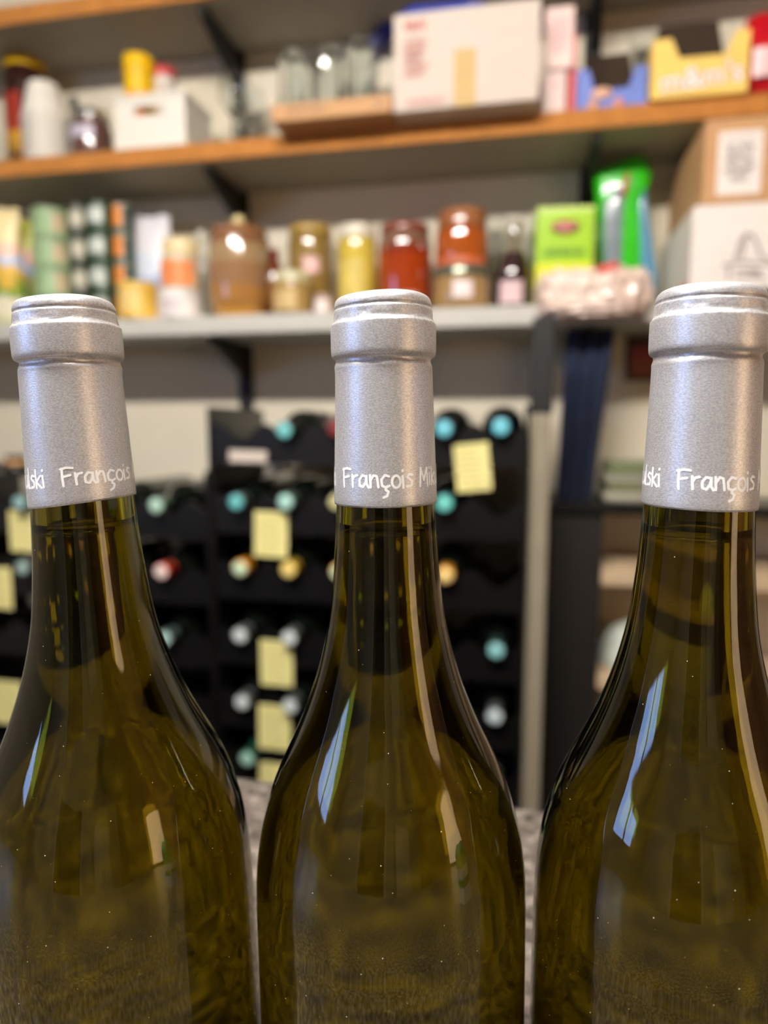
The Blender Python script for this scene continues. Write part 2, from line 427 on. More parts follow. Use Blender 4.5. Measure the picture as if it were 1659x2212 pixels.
STROKES = {
 'F': (0.95, [[(.05, 0), (0, .8), (.02, 1.5)], [(-.1, 1.45), (.35, 1.56), (.8, 1.5)], [(.02, .78), (.6, .9)]]),
 'r': (0.62, [[(0, 1), (.06, 0)], [(.04, .6), (.2, .9), (.48, .98)]]),
 'a': (0.92, [[(.62, .92), (.3, 1), (.05, .62), (.08, .15), (.35, .05), (.58, .45), (.64, .95)], [(.64, .95), (.64, .3), (.82, 0)]]),
 'n': (0.82, [[(0, 1), (.05, 0)], [(.04, .55), (.28, .98), (.52, .9), (.6, .4), (.64, 0)]]),
 'ç': (0.82, [[(.62, .88), (.32, 1), (.05, .62), (.1, .12), (.38, 0), (.66, .12)], [(.4, 0), (.36, -.22), (.58, -.36), (.46, -.72), (.2, -.85)]]),
 'o': (0.85, [[(.35 + .33 * math.cos(a), .5 + .5 * math.sin(a)) for a in [2 * PI * k / 12 for k in range(13)]]]),
 'i': (0.34, [[(0, .95), (.06, 0)], [(.0, 1.36), (.02, 1.42)]]),
 's': (0.66, [[(.5, .93), (.2, 1), (.05, .75), (.45, .42), (.4, .06), (0, 0)]]),
 'M': (1.12, [[(0, 0), (.08, 1.5), (.42, .5), (.78, 1.5), (.88, 0)]]),
 'k': (0.72, [[(0, 1.5), (.04, 0)], [(.5, 1), (.06, .5), (.58, 0)]]),
 'u': (0.86, [[(0, 1), (.05, .2), (.3, 0), (.58, .3), (.6, 1)], [(.6, 1), (.72, 0)]]),
 'l': (0.36, [[(0, 1.6), (.04, .05), (.16, 0)]]),
 ' ': (0.55, [])}
XH = .0034
def capsule_lettering(a_start, name='lettering'):
    """the producer's handwritten name printed twice around the hem; a_start = angle (from -y) of the first F"""
    st, rnd = [], random.Random(3)
    for rep in range(2):
        s = rep * PI * .0151
        for ch in 'François Mikulski':
            adv, ss = STROKES[ch]
            dy = rnd.uniform(-.06, .06)
            for q in ss: st.append([(s + x * XH * 1.08, (y + dy) * XH) for x, y in q])
            s += adv * XH * 1.08
    zb = .2573 - .0178
    def fm(s, t):
        z = zb + t; r = .01517 - (z - .240) * .022 + .00013; a = a_start + s / .0151
        return (r * math.sin(a), -r * math.cos(a), z)
    return ribbons(st, .00070, fm, name, sub=.0008)

cy, sy = math.cos(YAW), math.sin(YAW)
def foil_capsule(tilt, seed):
    """outer and inner skin; the hem is cut a little obliquely and the foil is dented under the lip"""
    rnd = random.Random(seed)
    ph = [rnd.uniform(0, 2 * PI) for _ in range(4)]
    prof = smooth_prof(CAP, 3)
    inner_skin = [(max(0, r - .00025), z) for r, z in prof if z < .270][::-1]
    me = lathe(inner_skin[::1] + prof, SEG, 'capsule_foil')
    for v in me.vertices:
        x, y, z = v.co; r = math.hypot(x, y)
        if r < 1e-6: continue
        a = math.atan2(x, -y)
        k = max(0.0, min(1.0, (.260 - z) / .026))
        v.co.z += k * k * (tilt * math.sin(a)) * r
        d = math.exp(-((z - .2744) / .0016) ** 2) * (.00016 * math.sin(3 * a + ph[0]) + .0001 * math.sin(7 * a + ph[1]))
        d += math.exp(-((z - .2877) / .002) ** 2) * (.00012 * math.sin(5 * a + ph[2]) + .00008 * math.sin(13 * a + ph[3]))
        v.co.x *= (r + d) / r; v.co.y *= (r + d) / r
        if z > .276: v.co.z += .00022 * math.sin(2 * a + ph[1])
        if z > .272 and r > .009:      # crinkled foil round the lip
            q = Vector((x * 420 + seed, y * 420, z * 700)); n = noise.noise(q) * .5 + noise.noise(q * 2.7) * .4
            k = math.exp(-((z - .2868) / .0016) ** 2) * .00032 + math.exp(-((z - .2905) / .002) ** 2) * .00016 + math.exp(-((z - .2750) / .0012) ** 2) * .00025
            v.co.x += x / r * n * k; v.co.y += y / r * n * k; v.co.z += n * k * .8
    return me

def wine_bottle(label, lat, d, a_text, sz, tilt, seed, lean):
    x, y = lat * cy - d * sy, lat * sy + d * cy
    to_cam = math.atan2(-x, y)           # angle (from -y, positive to +x) that faces the lens
    t = thing('wine_bottle', label, 'bottle', (x, y, ZT + .0002), group='white wine bottles on the counter')
    t.scale = (1, 1, sz)
    # a slight lean (the counter is not quite level), about the axis that points away from the lens
    ln = math.radians(lean); t.rotation_mode = 'QUATERNION'
    t.rotation_quaternion = Matrix.Rotation(ln, 3, Vector((-sy, cy, 0))).to_quaternion()
    t.location.x -= .262 * math.sin(ln) * cy; t.location.y -= .262 * math.sin(ln) * sy
    t.location.z += .0385 * abs(math.sin(ln))
    obj('glass_body', glass_me, M['olive'], t)
    obj('wine', wine_me, M['wine'], t)
    cp = obj('capsule', foil_capsule(tilt, seed), M['foil'], t)
    cp['label'] = 'silver foil capsule'
    le = capsule_lettering(to_cam + a_text)
    for v in le.vertices:
        a = math.atan2(v.co.x, -v.co.y); r = math.hypot(v.co.x, v.co.y)
        k = max(0.0, min(1.0, (.260 - v.co.z) / .026)); v.co.z += k * k * tilt * math.sin(a) * r
    obj('lettering', le, M['white_ink'], cp)
    return t
wine_bottle('olive glass wine bottle standing below the stacked dark green tins', -.0934, .2090, math.radians(-19), .9956, 0.085, 1, -2.3)
wine_bottle('olive glass wine bottle standing between the other two bottles on the counter', .0001, .205, math.radians(-51), 1.0, 0.0, 2, -0.8)
wine_bottle('olive glass wine bottle standing in front of the cardboard and white boxes', .0902, .1955, math.radians(-20), 1.0027, -0.02, 3, 0.0)

# ------------------------------------------------------------------ wine racks
PITCH_X, ROWZ = .0945, [-.005, -.134, -.261, -.389, -.516, -.634, -.76]
RW = 1.19
def rack(label, x0, x1, c0, ncol, rows, top, pit=PITCH_X):
    zb = ROWZ[-1] - .10
    t = thing('wine_rack', label, 'rack', ((x0 + x1) / 2, RW, FLOOR), group='black bottle racks')
    cx, zo = (x0 + x1) / 2, FLOOR
    for xs in (x0, x1 - .008):
        obj('side_post', box(xs - cx, xs + .008 - cx, -.006, .26, 0, top - zo, .002, 1), M['black_plastic'], t)
    xa, xb = x0 + .0085, x1 - .0085
    for zr in rows:
        n = 10 * ncol
        def zt(x): return zr - .0225 + .030 * (0.5 - 0.5 * math.cos(2 * PI * (x - c0) / pit))
        xs = [xa + (xb - xa) * k / n for k in range(n + 1)]
        top_l = [(x - cx, zt(x) - zo) for x in xs]
        obj('tier_front', by_angle(prism(top_l + [(xb - cx, zr - .066 - zo), (xa - cx, zr - .066 - zo)], 0, .007)), M['black_plastic'], t)
        low = [(x, z - .008) for x, z in top_l[::-1]]
        obj('tier_tray', by_angle(prism([(x, z - .026) for x, z in top_l] + [(x, z - .026) for x, z in low], .0072, .255)), M['black_plastic'], t)
    return t
C = [-.511, -.4165, -.322, -.2275, -.133, -.0385]
CL = [-.668, -.7665, -.865, -.9635, -1.062]
rack('tall black plastic bottle rack behind the middle wine bottle', -.575, .0085, C[0], 6, ROWZ[:7], .034)
RK2 = rack('black plastic bottle rack below the bare lit wall', -1.20, -.5765, CL[0], 6, [z - .016 for z in ROWZ[1:7]], -.085, .0985)

bot_prof = [(0, .012), (.02, .006), (.033, 0), (.0365, .003), (.0370, .01), (.0370, .19), (.035, .205), (.028, .222), (.019, .236), (.0155, .25), (.0142, .275), (.0140, .297), (0, .297)]
cap_prof = [(.0150, .238), (.0148, .262), (.0147, .285), (.0156, .2855), (.0156, .297), (.0148, .2992), (.0135, .2998)]
end_prof = [(.0135, .2997), (.0125, .3001), (.006, .3004), (0, .3004)]
bot_me = by_angle(lathe(bot_prof, 28, 'rack_bottle'), 50); bot_me2 = bot_me.copy()
for mm, k in ((bot_me, 'bottle_dark'), (bot_me2, 'bottle_green')): mm.materials.append(M[k])
cap_cache = {}
def rack_bottle(label, x, z, side, end, green=False, dy=0.0, rz=0.0):
    t = thing('rack_wine_bottle', label, 'bottle', (x, 1.46 + dy, z), rz, group='wine bottles lying in the racks')
    t.rotation_euler = (PI / 2, 0, rz)
    obj('bottle_body', bot_me2 if green else bot_me, None, t)
    for nm, pr, c in (('capsule', cap_prof, side), ('capsule_end', end_prof, end)):
        k = (nm, c)
        if k not in cap_cache:
            cap_cache[k] = lathe(pr, 24, nm); cap_cache[k].materials.append(cm(*c, rough=0.3, coat=0.3, metal=0.0, var=0.05))
        obj(nm, cap_cache[k], None, t)
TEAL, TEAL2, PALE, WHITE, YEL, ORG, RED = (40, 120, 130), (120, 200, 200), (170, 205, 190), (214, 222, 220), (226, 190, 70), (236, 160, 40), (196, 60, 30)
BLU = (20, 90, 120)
def zr(r, dz=0): return ROWZ[r] + dz
rb = [
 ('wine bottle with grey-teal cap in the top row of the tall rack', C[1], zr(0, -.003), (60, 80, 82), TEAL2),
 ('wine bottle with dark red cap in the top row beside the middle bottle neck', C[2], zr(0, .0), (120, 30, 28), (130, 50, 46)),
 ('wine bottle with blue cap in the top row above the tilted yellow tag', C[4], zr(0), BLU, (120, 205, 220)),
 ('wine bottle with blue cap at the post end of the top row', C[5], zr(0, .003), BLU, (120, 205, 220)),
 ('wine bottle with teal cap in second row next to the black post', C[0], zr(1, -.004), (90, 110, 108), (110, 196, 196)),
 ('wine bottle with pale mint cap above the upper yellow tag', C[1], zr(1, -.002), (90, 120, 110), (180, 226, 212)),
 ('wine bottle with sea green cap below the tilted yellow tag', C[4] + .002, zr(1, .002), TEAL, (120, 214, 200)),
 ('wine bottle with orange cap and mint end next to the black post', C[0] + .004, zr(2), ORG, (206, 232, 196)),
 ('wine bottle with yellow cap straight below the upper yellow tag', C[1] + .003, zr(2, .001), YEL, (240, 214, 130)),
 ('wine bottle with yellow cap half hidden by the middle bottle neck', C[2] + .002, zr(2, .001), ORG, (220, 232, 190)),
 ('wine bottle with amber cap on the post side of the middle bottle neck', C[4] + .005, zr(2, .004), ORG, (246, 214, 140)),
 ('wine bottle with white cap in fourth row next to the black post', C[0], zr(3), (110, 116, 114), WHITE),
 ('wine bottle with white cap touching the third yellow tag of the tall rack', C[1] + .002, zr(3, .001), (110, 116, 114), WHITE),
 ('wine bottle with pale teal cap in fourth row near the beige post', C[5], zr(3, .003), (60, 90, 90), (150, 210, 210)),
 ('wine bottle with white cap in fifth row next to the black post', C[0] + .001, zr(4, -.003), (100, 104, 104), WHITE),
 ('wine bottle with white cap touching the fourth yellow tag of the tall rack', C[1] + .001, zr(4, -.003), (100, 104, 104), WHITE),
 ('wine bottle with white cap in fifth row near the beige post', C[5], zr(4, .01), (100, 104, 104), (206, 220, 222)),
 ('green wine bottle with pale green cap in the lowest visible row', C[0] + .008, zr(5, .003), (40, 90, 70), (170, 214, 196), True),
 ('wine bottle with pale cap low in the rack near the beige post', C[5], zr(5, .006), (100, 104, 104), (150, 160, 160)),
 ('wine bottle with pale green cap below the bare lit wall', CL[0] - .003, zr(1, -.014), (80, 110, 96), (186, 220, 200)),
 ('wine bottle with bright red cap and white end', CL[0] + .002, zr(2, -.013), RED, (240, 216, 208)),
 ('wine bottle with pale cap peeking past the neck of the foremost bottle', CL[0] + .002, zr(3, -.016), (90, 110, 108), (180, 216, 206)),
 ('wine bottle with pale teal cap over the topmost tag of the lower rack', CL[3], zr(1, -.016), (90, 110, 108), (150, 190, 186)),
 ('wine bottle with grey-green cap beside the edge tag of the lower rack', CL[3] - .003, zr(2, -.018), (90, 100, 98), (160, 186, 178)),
]
for r in rb: rack_bottle(*r)
ordn = ['top', 'second', 'third', 'fourth', 'fifth']
for col, wh in ((C[2], 'first'), (C[3], 'second')):
    for r in (1, 3, 4):
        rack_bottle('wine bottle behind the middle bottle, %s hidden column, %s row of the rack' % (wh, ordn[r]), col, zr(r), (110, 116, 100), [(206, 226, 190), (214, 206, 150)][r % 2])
for r in (1, 2, 3):
    rack_bottle('ochre capped wine bottle behind the bottle below the tins, %s row of the rack' % ordn[r], CL[1], zr(r, -.014), ORG, (236, 190, 110))

# tags on the racks: yellow cards with faint print
def card(name, label, cat, px, py, pw, ph, w, rot, m, group, lines=True):
    c0, cx1, cz1 = at(px, py, w), at(px + pw / 2, py, w), at(px, py - ph / 2, w)
    hw, hh = (cx1 - c0).x, (cz1 - c0).z
    t = thing(name, label, cat, (c0.x, w, c0.z), group=group)
    t.rotation_euler = (0, rot, 0)
    obj('card', box(-hw, hw, 0, .0012, -hh, hh, .0005, 1), m, t)
    if lines:
        obj('print', ribbons([[(-hw * .75, z), (hw * random.uniform(.3, .75), z)] for z in [hh * (.75 - .25 * k) for k in range(7)]], .0022,
                             lambda s, u: (s, -.0003, u), 'print'), M['tag_print'], t)
TG = 'yellow tags on the bottle racks'
WT = 1.186
card('price_tag', 'yellow tag above the yellow capped bottles', 'tag', 585, 1155, 72, 98, WT, math.radians(2), M['yellow_tag'], TG)
card('price_tag', 'tilted yellow tag under the blue capped bottles', 'tag', 1021, 1010, 76, 104, WT, math.radians(-6), M['yellow_tag'], TG)
card('price_tag', 'yellow tag in the fourth row of the tall rack', 'tag', 597, 1433, 70, 98, WT, math.radians(0), M['yellow_tag'], TG)
card('price_tag', 'yellow tag in the fifth row of the tall rack', 'tag', 593, 1572, 70, 96, WT, math.radians(1), M['yellow_tag'], TG)
card('price_tag', 'lowest yellow tag just above the granite counter', 'tag', 590, 1693, 60, 88, WT, math.radians(0), M['yellow_tag'], TG)
card('price_tag', 'topmost yellow tag of the rack below the bare wall', 'tag', 52, 1148, 64, 88, WT, math.radians(0), M['yellow_tag'], TG)
card('price_tag', 'yellow tag cut by the picture edge beside the grey-green cap', 'tag', -8, 1270, 66, 90, WT, math.radians(1), M['yellow_tag'], TG)
card('price_tag', 'lowest yellow tag beside the shoulder of the bottle below the tins', 'tag', 18, 1518, 62, 92, WT, math.radians(0), M['yellow_tag'], TG)
card('label_strip', 'narrow white label strip on the top tier of the tall rack', 'label', 535, 986, 82, 26, WT, math.radians(1), M['white_card'], None, False)

# squat bottle on the plate at the end of the lower rack
obj('top_plate', box(-1.19 + .888, -.90 + .888, .02, .2, -.103 - FLOOR, -.098 - FLOOR), M['black_plastic'], RK2)
p = at(37, 1030, 1.27)
t = thing('squat_bottle', 'squat bottle with black cap and tan neck band on the rack end', 'bottle', (p.x, 1.27, -.0978))
ztop = at(37, 985, 1.27).z + .0978
obj('bottle_body', lathe([(0, 0), (.024, 0), (.025, .003), (.025, ztop * .3), (.017, ztop * .42), (0, ztop * .42)], 24), M['bottle_dark'], t)
obj('neck_band', lathe([(0, ztop * .421), (.0175, ztop * .421), (.0195, ztop * .5), (.0195, ztop * .72), (.0165, ztop * .74), (0, ztop * .74)], 20), cm(226, 170, 112), t)
obj('cap', lathe([(0, ztop * .741), (.019, ztop * .741), (.019, ztop), (.016, ztop + .002), (0, ztop + .002)], 20), M['black_plastic'], t)

# ------------------------------------------------------------------ right of the racks: beige post, hanging cloth, low shelf unit
t = thing('metal_post', 'beige metal post with black upper end beside the tall rack', 'post', (.0275, 1.215, FLOOR))
obj('post_shaft', box(-.0165, .0165, -.015, .015, 0, .02 - FLOOR, .003), M['post'], t)
obj('black_head', box(-.019, .019, -.017, .017, .02 - FLOOR, ZC - FLOOR - .002, .003), M['black_metal'], t)

def drape(name, label, cat, xa0, xa1, xb0, xb1, ztop, zbot, w, m, folds=5, depth=.014):
    nx, nz = 40, 30; v, f = [], []
    for side in (0, 1):
        for j in range(nz + 1):
            tt = j / nz
            for i in range(nx + 1):
                s = i / nx
                x = (xa0 + (xa1 - xa0) * s) * (1 - tt) + (xb0 + (xb1 - xb0) * s) * tt
                y = w + depth * math.sin(s * folds * 2 * PI + 1.3 * tt) * (.3 + .7 * tt) + .006 * math.sin(7 * tt + 3 * s) + side * .003
                v.append((x, y, ztop + (zbot - ztop) * tt + .004 * math.sin(s * 9) * tt))
    n1 = (nx + 1) * (nz + 1)
    for j in range(nz):
        for i in range(nx):
            a = j * (nx + 1) + i
            f.append((a, a + 1, a + nx + 2, a + nx + 1)); f.append((n1 + a, n1 + a + nx + 1, n1 + a + nx + 2, n1 + a + 1))
    for i in range(nx):
        for b in (0, nz * (nx + 1)): f.append((b + i, n1 + b + i, n1 + b + i + 1, b + i + 1))
    for j in range(nz):
        for b in (0, nx): f.append((j * (nx + 1) + b, (j + 1) * (nx + 1) + b, n1 + (j + 1) * (nx + 1) + b, n1 + j * (nx + 1) + b))
    bm = bmesh.new(); me = mesh(name, v, f); bm.from_mesh(me); me = from_bm(name, bm)
    return tag(obj(name, me, m, smooth=True), label, cat)
drape('hanging_cloth', 'dark blue cloth hanging below the white shelf', 'cloth', .072, .158, .062, .130, ZC - .003, -.15, 1.345, cm(27, 36, 62, 0.9), 3)

UX0, UX1, UY = .052, 1.0, 1.31
t = thing('shelf_unit', 'low dark shelf unit with pale boards beside the beige post', 'shelf', (UX0, UY, FLOOR))
obj('side_panel', box(0, .095, 0, .18, 0, -.162 - FLOOR), M['dark_panel'], t)
obj('top_board', box(0, UX1 - UX0, -.01, .185, -.162 - FLOOR, -.142 - FLOOR, .002, 1), M['black_plastic'], t)
obj('board', box(.0955, UX1 - UX0, 0, .185, -.297 - FLOOR, -.262 - FLOOR, .002, 1), cm(206, 180, 146), t)
obj('board', box(.0955, UX1 - UX0, 0, .185, -.50 - FLOOR, -.47 - FLOOR, .002, 1), cm(206, 180, 146), t)
obj('side_panel', box(UX1 - UX0 - .02, UX1 - UX0, 0, .18, 0, -.162 - FLOOR), M['dark_panel'], t)
# things in and on the unit
t = thing('mixing_bowl', 'pale glazed bowl upside down in the low shelf unit', 'bowl', (.222, 1.405, -.4698))
obj('bowl_shell', lathe(smooth_prof([(.066, 0), (.064, .02), (.054, .05), (.036, .07), (.018, .076)], 4) + [(.018, .082), (0, .082)], 32), cm(206, 212, 200, 0.25), t)
obj('rim', lathe([(.064, 0), (.069, 0), (.069, .005), (.065, .006)], 32), cm(180, 186, 174, 0.25), t)
z0 = -.1418
for k, (c, hh, lab) in enumerate((((168, 164, 146), .018, 'grey flat packet lying lowest on the black board'), ((120, 122, 84), .016, 'olive flat packet second from the black board'),
                                  ((150, 148, 130), .017, 'pale grey packet third from the black board'), ((112, 122, 80), .02, 'dark olive packet on top of the flat packet pile'))):
    t = thing('flat_packet', lab, 'packet', (.235 + .006 * (k % 2), 1.40, z0), group='flat packets on the black board')
    obj('wrapper', box(-.085, .10, -.07, .07, 0, hh, .004), cm(*c, rough=0.5), t)
    obj('seal', box(-.085, .10, -.072, -.0701, hh * .4, hh * .6), cm(min(255, c[0] + 30), min(255, c[1] + 30), min(255, c[2] + 30)), t)
    z0 += hh + .0003
t = thing('wall_picture', 'small red and orange picture on the wall beside the blue cloth', 'picture', (.245, WALL - .008, .135))
obj('frame', box(-.045, .045, 0, .008, -.045, .045, .002, 1), cm(70, 22, 18), t)
obj('print', box(-.036, .036, -.0006, 0, -.036, .036), bands('red_orange_print', [(0, srgb(150, 70, 30)), (.45, srgb(150, 30, 22)), (.8, srgb(70, 20, 18))], 'Z', -.036, .036), t)

# ------------------------------------------------------------------ generic shelf goods
def jar(name, label, cat, pxc, pxw, ytop, zb, w, body, lid=None, lid_h=.014, shoulder=.15, neck=.8, lab=None, group=None, clear_top=0.0, base=None, seg=36):
    """round jar: body, lid, optional paper label (colour, a0, a1, z0, z1) and a clear headspace above the filling"""
    p0, p1 = at(pxc - pxw / 2, (ytop + 650) / 2, w), at(pxc + pxw / 2, (ytop + 650) / 2, w)
    r = (p1.x - p0.x) / 2 * .985; x = (p0.x + p1.x) / 2
    hgt = at(pxc, ytop, w).z - zb
    t = thing(name, label, cat, (x, w, zb + .0003), group=group)
    hb = hgt - (lid_h if lid else 0)
    pr = [(0, 0), (r * .9, 0), (r * .97, .003), (r, .009)]
    sh = hb * shoulder
    pr += [(r, hb - sh - .004), (r * .97, hb - sh * .7), (r * (neck + .06), hb - sh * .25), (r * neck, hb), (0, hb)]
    if clear_top > 0:
        hc = (hb - .006) * (1 - clear_top)
        obj('filling', by_angle(lathe([(0, .004), (r * .9, .004), (r * .95, .009), (r * .95, hc), (0, hc)], seg), 50), body, t)
        ri = .0025
        prg = [(0, 0), (r * .9, 0), (r * .97, .003), (r, .009), (r, hb - sh - .004), (r * .97, hb - sh * .7), (r * (neck + .06), hb - sh * .25), (r * neck, hb),
               (r * neck - ri, hb), (r * (neck + .06) - ri, hb - sh * .25), (r * .97 - ri, hb - sh * .7), (r - ri, hb - sh - .004), (r - ri, .009), (r * .9 - ri, .003), (0, .003)]
        obj('glass_body', by_angle(lathe(prg, seg), 60), M['clear'], t)
    else:
        obj('jar_body', by_angle(lathe(pr, seg), 50), body, t)
    if lid:
        rl = r * neck * 1.06
        obj('lid', by_angle(lathe([(0, hb + .0003), (rl, hb + .0003), (rl, hgt - .003), (rl * .96, hgt), (0, hgt)], seg), 40), lid, t)
    if lab:
        c, a0, a1, f0, f1 = lab
        obj('label', arc_patch(r + .0006, math.radians(a0), math.radians(a1), hb * f0, hb * f1), c, t)
    if base:
        obj('base_ring', by_angle(lathe([(r * .98, .001), (r * 1.03, .001), (r * 1.03, .012), (r * .98, .014)], seg), 40), base, t)
    return t

def carton(name, label, cat, px0, px1, ytop, zb, w0, w1, m, rz=0.0, flaps=None, group=None, zt=None, yref=None):
    yr = yref if yref is not None else ytop + 30
    x0, x1 = at(px0, yr, w0).x, at(px1, yr, w0).x
    z1 = (zt if zt is not None else at((px0 + px1) / 2, ytop, w0).z) - zb
    t = thing(name, label, cat, ((x0 + x1) / 2, w0, zb + .0003), rz, group)
    hx = (x1 - x0) / 2
    obj('carton_body', box(-hx, hx, 0, w1 - w0, 0, z1, .0015, 1), m, t)
    return t, hx, z1

def scribble(x0, x1, z0, z1, seed, n=6):
    """unreadable blurred print: letter-like strokes in a line"""
    rnd = random.Random(seed); st = []; cw = (x1 - x0) / n
    for k in range(n):
        a = x0 + k * cw + cw * .12; b = a + cw * .7
        st.append([(a, z0), (a, z1)])
        c = rnd.randrange(3)
        if c == 0: st.append([(a, z1), (b, z1), (b, (z0 + z1) / 2), (a, (z0 + z1) / 2)])
        elif c == 1: st.append([(a, z1), (b, z0), (b, z1)])
        else: st.append([(a, z0), (b, z0)]); st.append([(a, (z0 + z1) / 2), (b, (z0 + z1) / 2)])
    return st

def glassware(name, label, x, y, z, r, hgt, kind, group=None, flip=False):
    th = .0016
    if kind == 'tumbler':
        pr = [(0, 0), (r * .8, 0), (r * .84, .003), (r, hgt), (r - th, hgt), (r * .84 - th, .009), (r * .5, .008), (0, .008)]
    else:
        b = hgt * .48
        pr = [(0, 0), (r * .92, 0), (r * .95, .0015), (r * .4, .005), (.0045, .014), (.0038, b * .6), (.006, b - .008)]
        pr += smooth_prof([(.006, b - .008), (r * .65, b + hgt * .08), (r, b + hgt * .22), (r * .95, b + hgt * .38), (r * .8, hgt)], 4)
        pr += smooth_prof([(r * .8 - th, hgt), (r * .95 - th, b + hgt * .38), (r - th, b + hgt * .22), (r * .62, b + hgt * .085), (.003, b + .002)], 4)
        pr += [(0, b + .001)]
    if flip: pr = [(a, hgt - c) for a, c in pr][::-1]
    t = thing(name, label, 'glass', (x, y, z + .0003), group=group)
    obj('glass_shell', by_angle(lathe(pr, 32), 60), M['clear'], t)
    if kind == 'tumbler':
        zb_ = hgt - .0105 if flip else .0082
        obj('base_disc', lathe([(0, zb_), (r * .45, zb_), (r * .45, zb_ + .0012), (0, zb_ + .0012)], 24), M['clear'], t)
    return t

# ------------------------------------------------------------------ middle shelf (TB)
p = at(8, 330, 1.36)
glassware('glass_tumbler', 'small clear tumbler at the picture edge beside the dark jar', p.x, 1.36, TB, .028, .062, 'tumbler')
jar('brown_jar', 'tall dark brown jar with yellow lid', 'jar', 70, 78, 138, TB, 1.43, cm(52, 26, 20, 0.12, 0.5), M['yellow'], .016, .2, .9,
    (bands('brown_jar_label', [(0, srgb(60, 30, 22)), (.25, srgb(206, 150, 40)), (.75, srgb(160, 50, 34))], 'Z', .02, .12), -80, 20, .15, .75))
# stack of white cups turned rim down, each cup a thing
ztop = at(75, 182, 1.35).z
xa, xb = at(48, 350, 1.35).x, at(150, 350, 1.35).x
n_c = 9; stp = (ztop - TB - .075) / (n_c - 1)
cup_me = by_angle(lathe([(.0465, 0), (.0475, .0), (.048, .003), (.046, .005), (.030, .073), (.029, .075), (0, .075), (0, .0737), (.0285, .0737), (.0445, .006)], 32, 'cup'), 50)
cup_me.materials.append(M['white_plastic'])
rib_me = lathe([(.0461, .0045), (.0470, .007), (.0445, .010)], 32, 'ridge'); rib_me.materials.append(cm(216, 210, 200))
nth = ['lowest', 'second', 'third', 'fourth', 'fifth', 'sixth', 'seventh', 'eighth', 'topmost']
for k in range(n_c):
    lab = '%s white foam cup %s the upside-down cup stack' % (nth[k], 'of' if k in (0, 8) else 'from the shelf in')
    t = thing('foam_cup', lab, 'cup', ((xa + xb) / 2 - .0003 * k, 1.36, TB + .0003 + k * stp), group='white foam cups in one stack')
    obj('cup_wall', cup_me, None, t); obj('ridge', rib_me, None, t)
p = at(156, 290, 1.43)
t = thing('slim_bottle', 'slim dark green bottle behind the foam cups', 'bottle', (p.x, 1.44, TB + .0003))
hh = at(152, 212, 1.44).z - TB
obj('bottle_body', lathe([(0, 0), (.016, 0), (.017, .003), (.017, hh * .55), (.009, hh * .75), (.008, hh * .88), (0, hh * .88)], 20), cm(50, 62, 50, 0.15), t)
obj('cap', lathe([(0, hh * .881), (.0095, hh * .881), (.0095, hh), (0, hh)], 16), cm(90, 88, 84), t)
t = jar('preserve_jar', 'squat glass jar with shiny steel lid beside the white bin', 'jar', 206, 78, 246, TB, 1.36, cm(96, 66, 58, 0.15, 0.6), M['steel'], .02, .2, .85,
        (cm(190, 180, 196), -40, 40, .5, .8))
# white bin with a hand slot
x0, x1 = at(250, 300, 1.33).x, at(402, 300, 1.33).x
hz = at(330, 205, 1.33).z - TB
t = thing('storage_bin', 'white plastic bin with hand slot', 'bin', ((x0 + x1) / 2, 1.33, TB + .0003))
hx = (x1 - x0) / 2; tk = .003; D = .115
sz0, sz1, sx = hz * .66, hz * .82, hx * .42
obj('front_wall', boxes([(-hx, hx, 0, tk, 0, sz0), (-hx, hx, 0, tk, sz1, hz), (-hx, -sx, 0, tk, sz0, sz1), (sx, hx, 0, tk, sz0, sz1)]), M['white_plastic'], t)
obj('back_wall', box(-hx, hx, D - tk, D, 0, hz), M['white_plastic'], t)
for s in (-1, 1): obj('side_wall', box(min(s * hx, s * (hx - tk)), max(s * hx, s * (hx - tk)), tk, D - tk, 0, hz), M['white_plastic'], t)
obj('bottom', box(-hx + tk, hx - tk, tk, D - tk, 0, tk), M['white_plastic'], t)
obj('rim', boxes([(-hx - .003, hx + .003, -.003, 0, hz - .006, hz + .002), (-hx - .003, -hx, 0, D, hz - .006, hz + .002), (hx, hx + .003, 0, D, hz - .006, hz + .002)]), M['white_plastic'], t)
BINX = x0
CAN = jar('yellow_canister', 'yellow canister with yellow lid standing in the white bin', 'canister', 303, 58, 128, TB + .0034, 1.372, M['yellow'], M['yellow'], .03, .06, .97,
    (cm(244, 150, 60), -15, 50, .45, .75))
CAN.location.x = max(CAN.location.x, BINX + .0335)
jar('red_lid_jar', 'clear jar with red lid standing in the white bin', 'jar', 364, 52, 152, TB + .0034, 1.405, cm(216, 206, 198, 0.15, 0.5), cm(196, 70, 72, 0.4), .018, .15, .85,
    (M['white_card'], -40, 40, .6, .9))
# stem glasses in the open part of the shelf
for k, (px, w, ht, lab) in enumerate(((512, 1.36, 165, 'stem glass standing alone beside the white bin'), (540, 1.43, 190, 'stem glass behind the lone stem glass beside the cardboard tray'))):
    p = at(px, 300, w)
    glassware('stem_glass', lab, p.x, w, TB, .033, at(px, ht, w).z - TB, 'stem', 'stem glasses')
p = at(478, 292, 1.35)
t = thing('green_stopper', 'small green stopper lying beside the stem glass', 'stopper', (p.x, 1.35, TB + .0003))
obj('stopper_body', lathe([(0, 0), (.009, 0), (.0095, .002), (.008, .012), (0, .012)], 16), cm(60, 150, 90), t)
obj('stopper_grip', lathe([(0, .0122), (.004, .0122), (.005, .018), (.003, .021), (0, .021)], 12), cm(60, 150, 90), t)
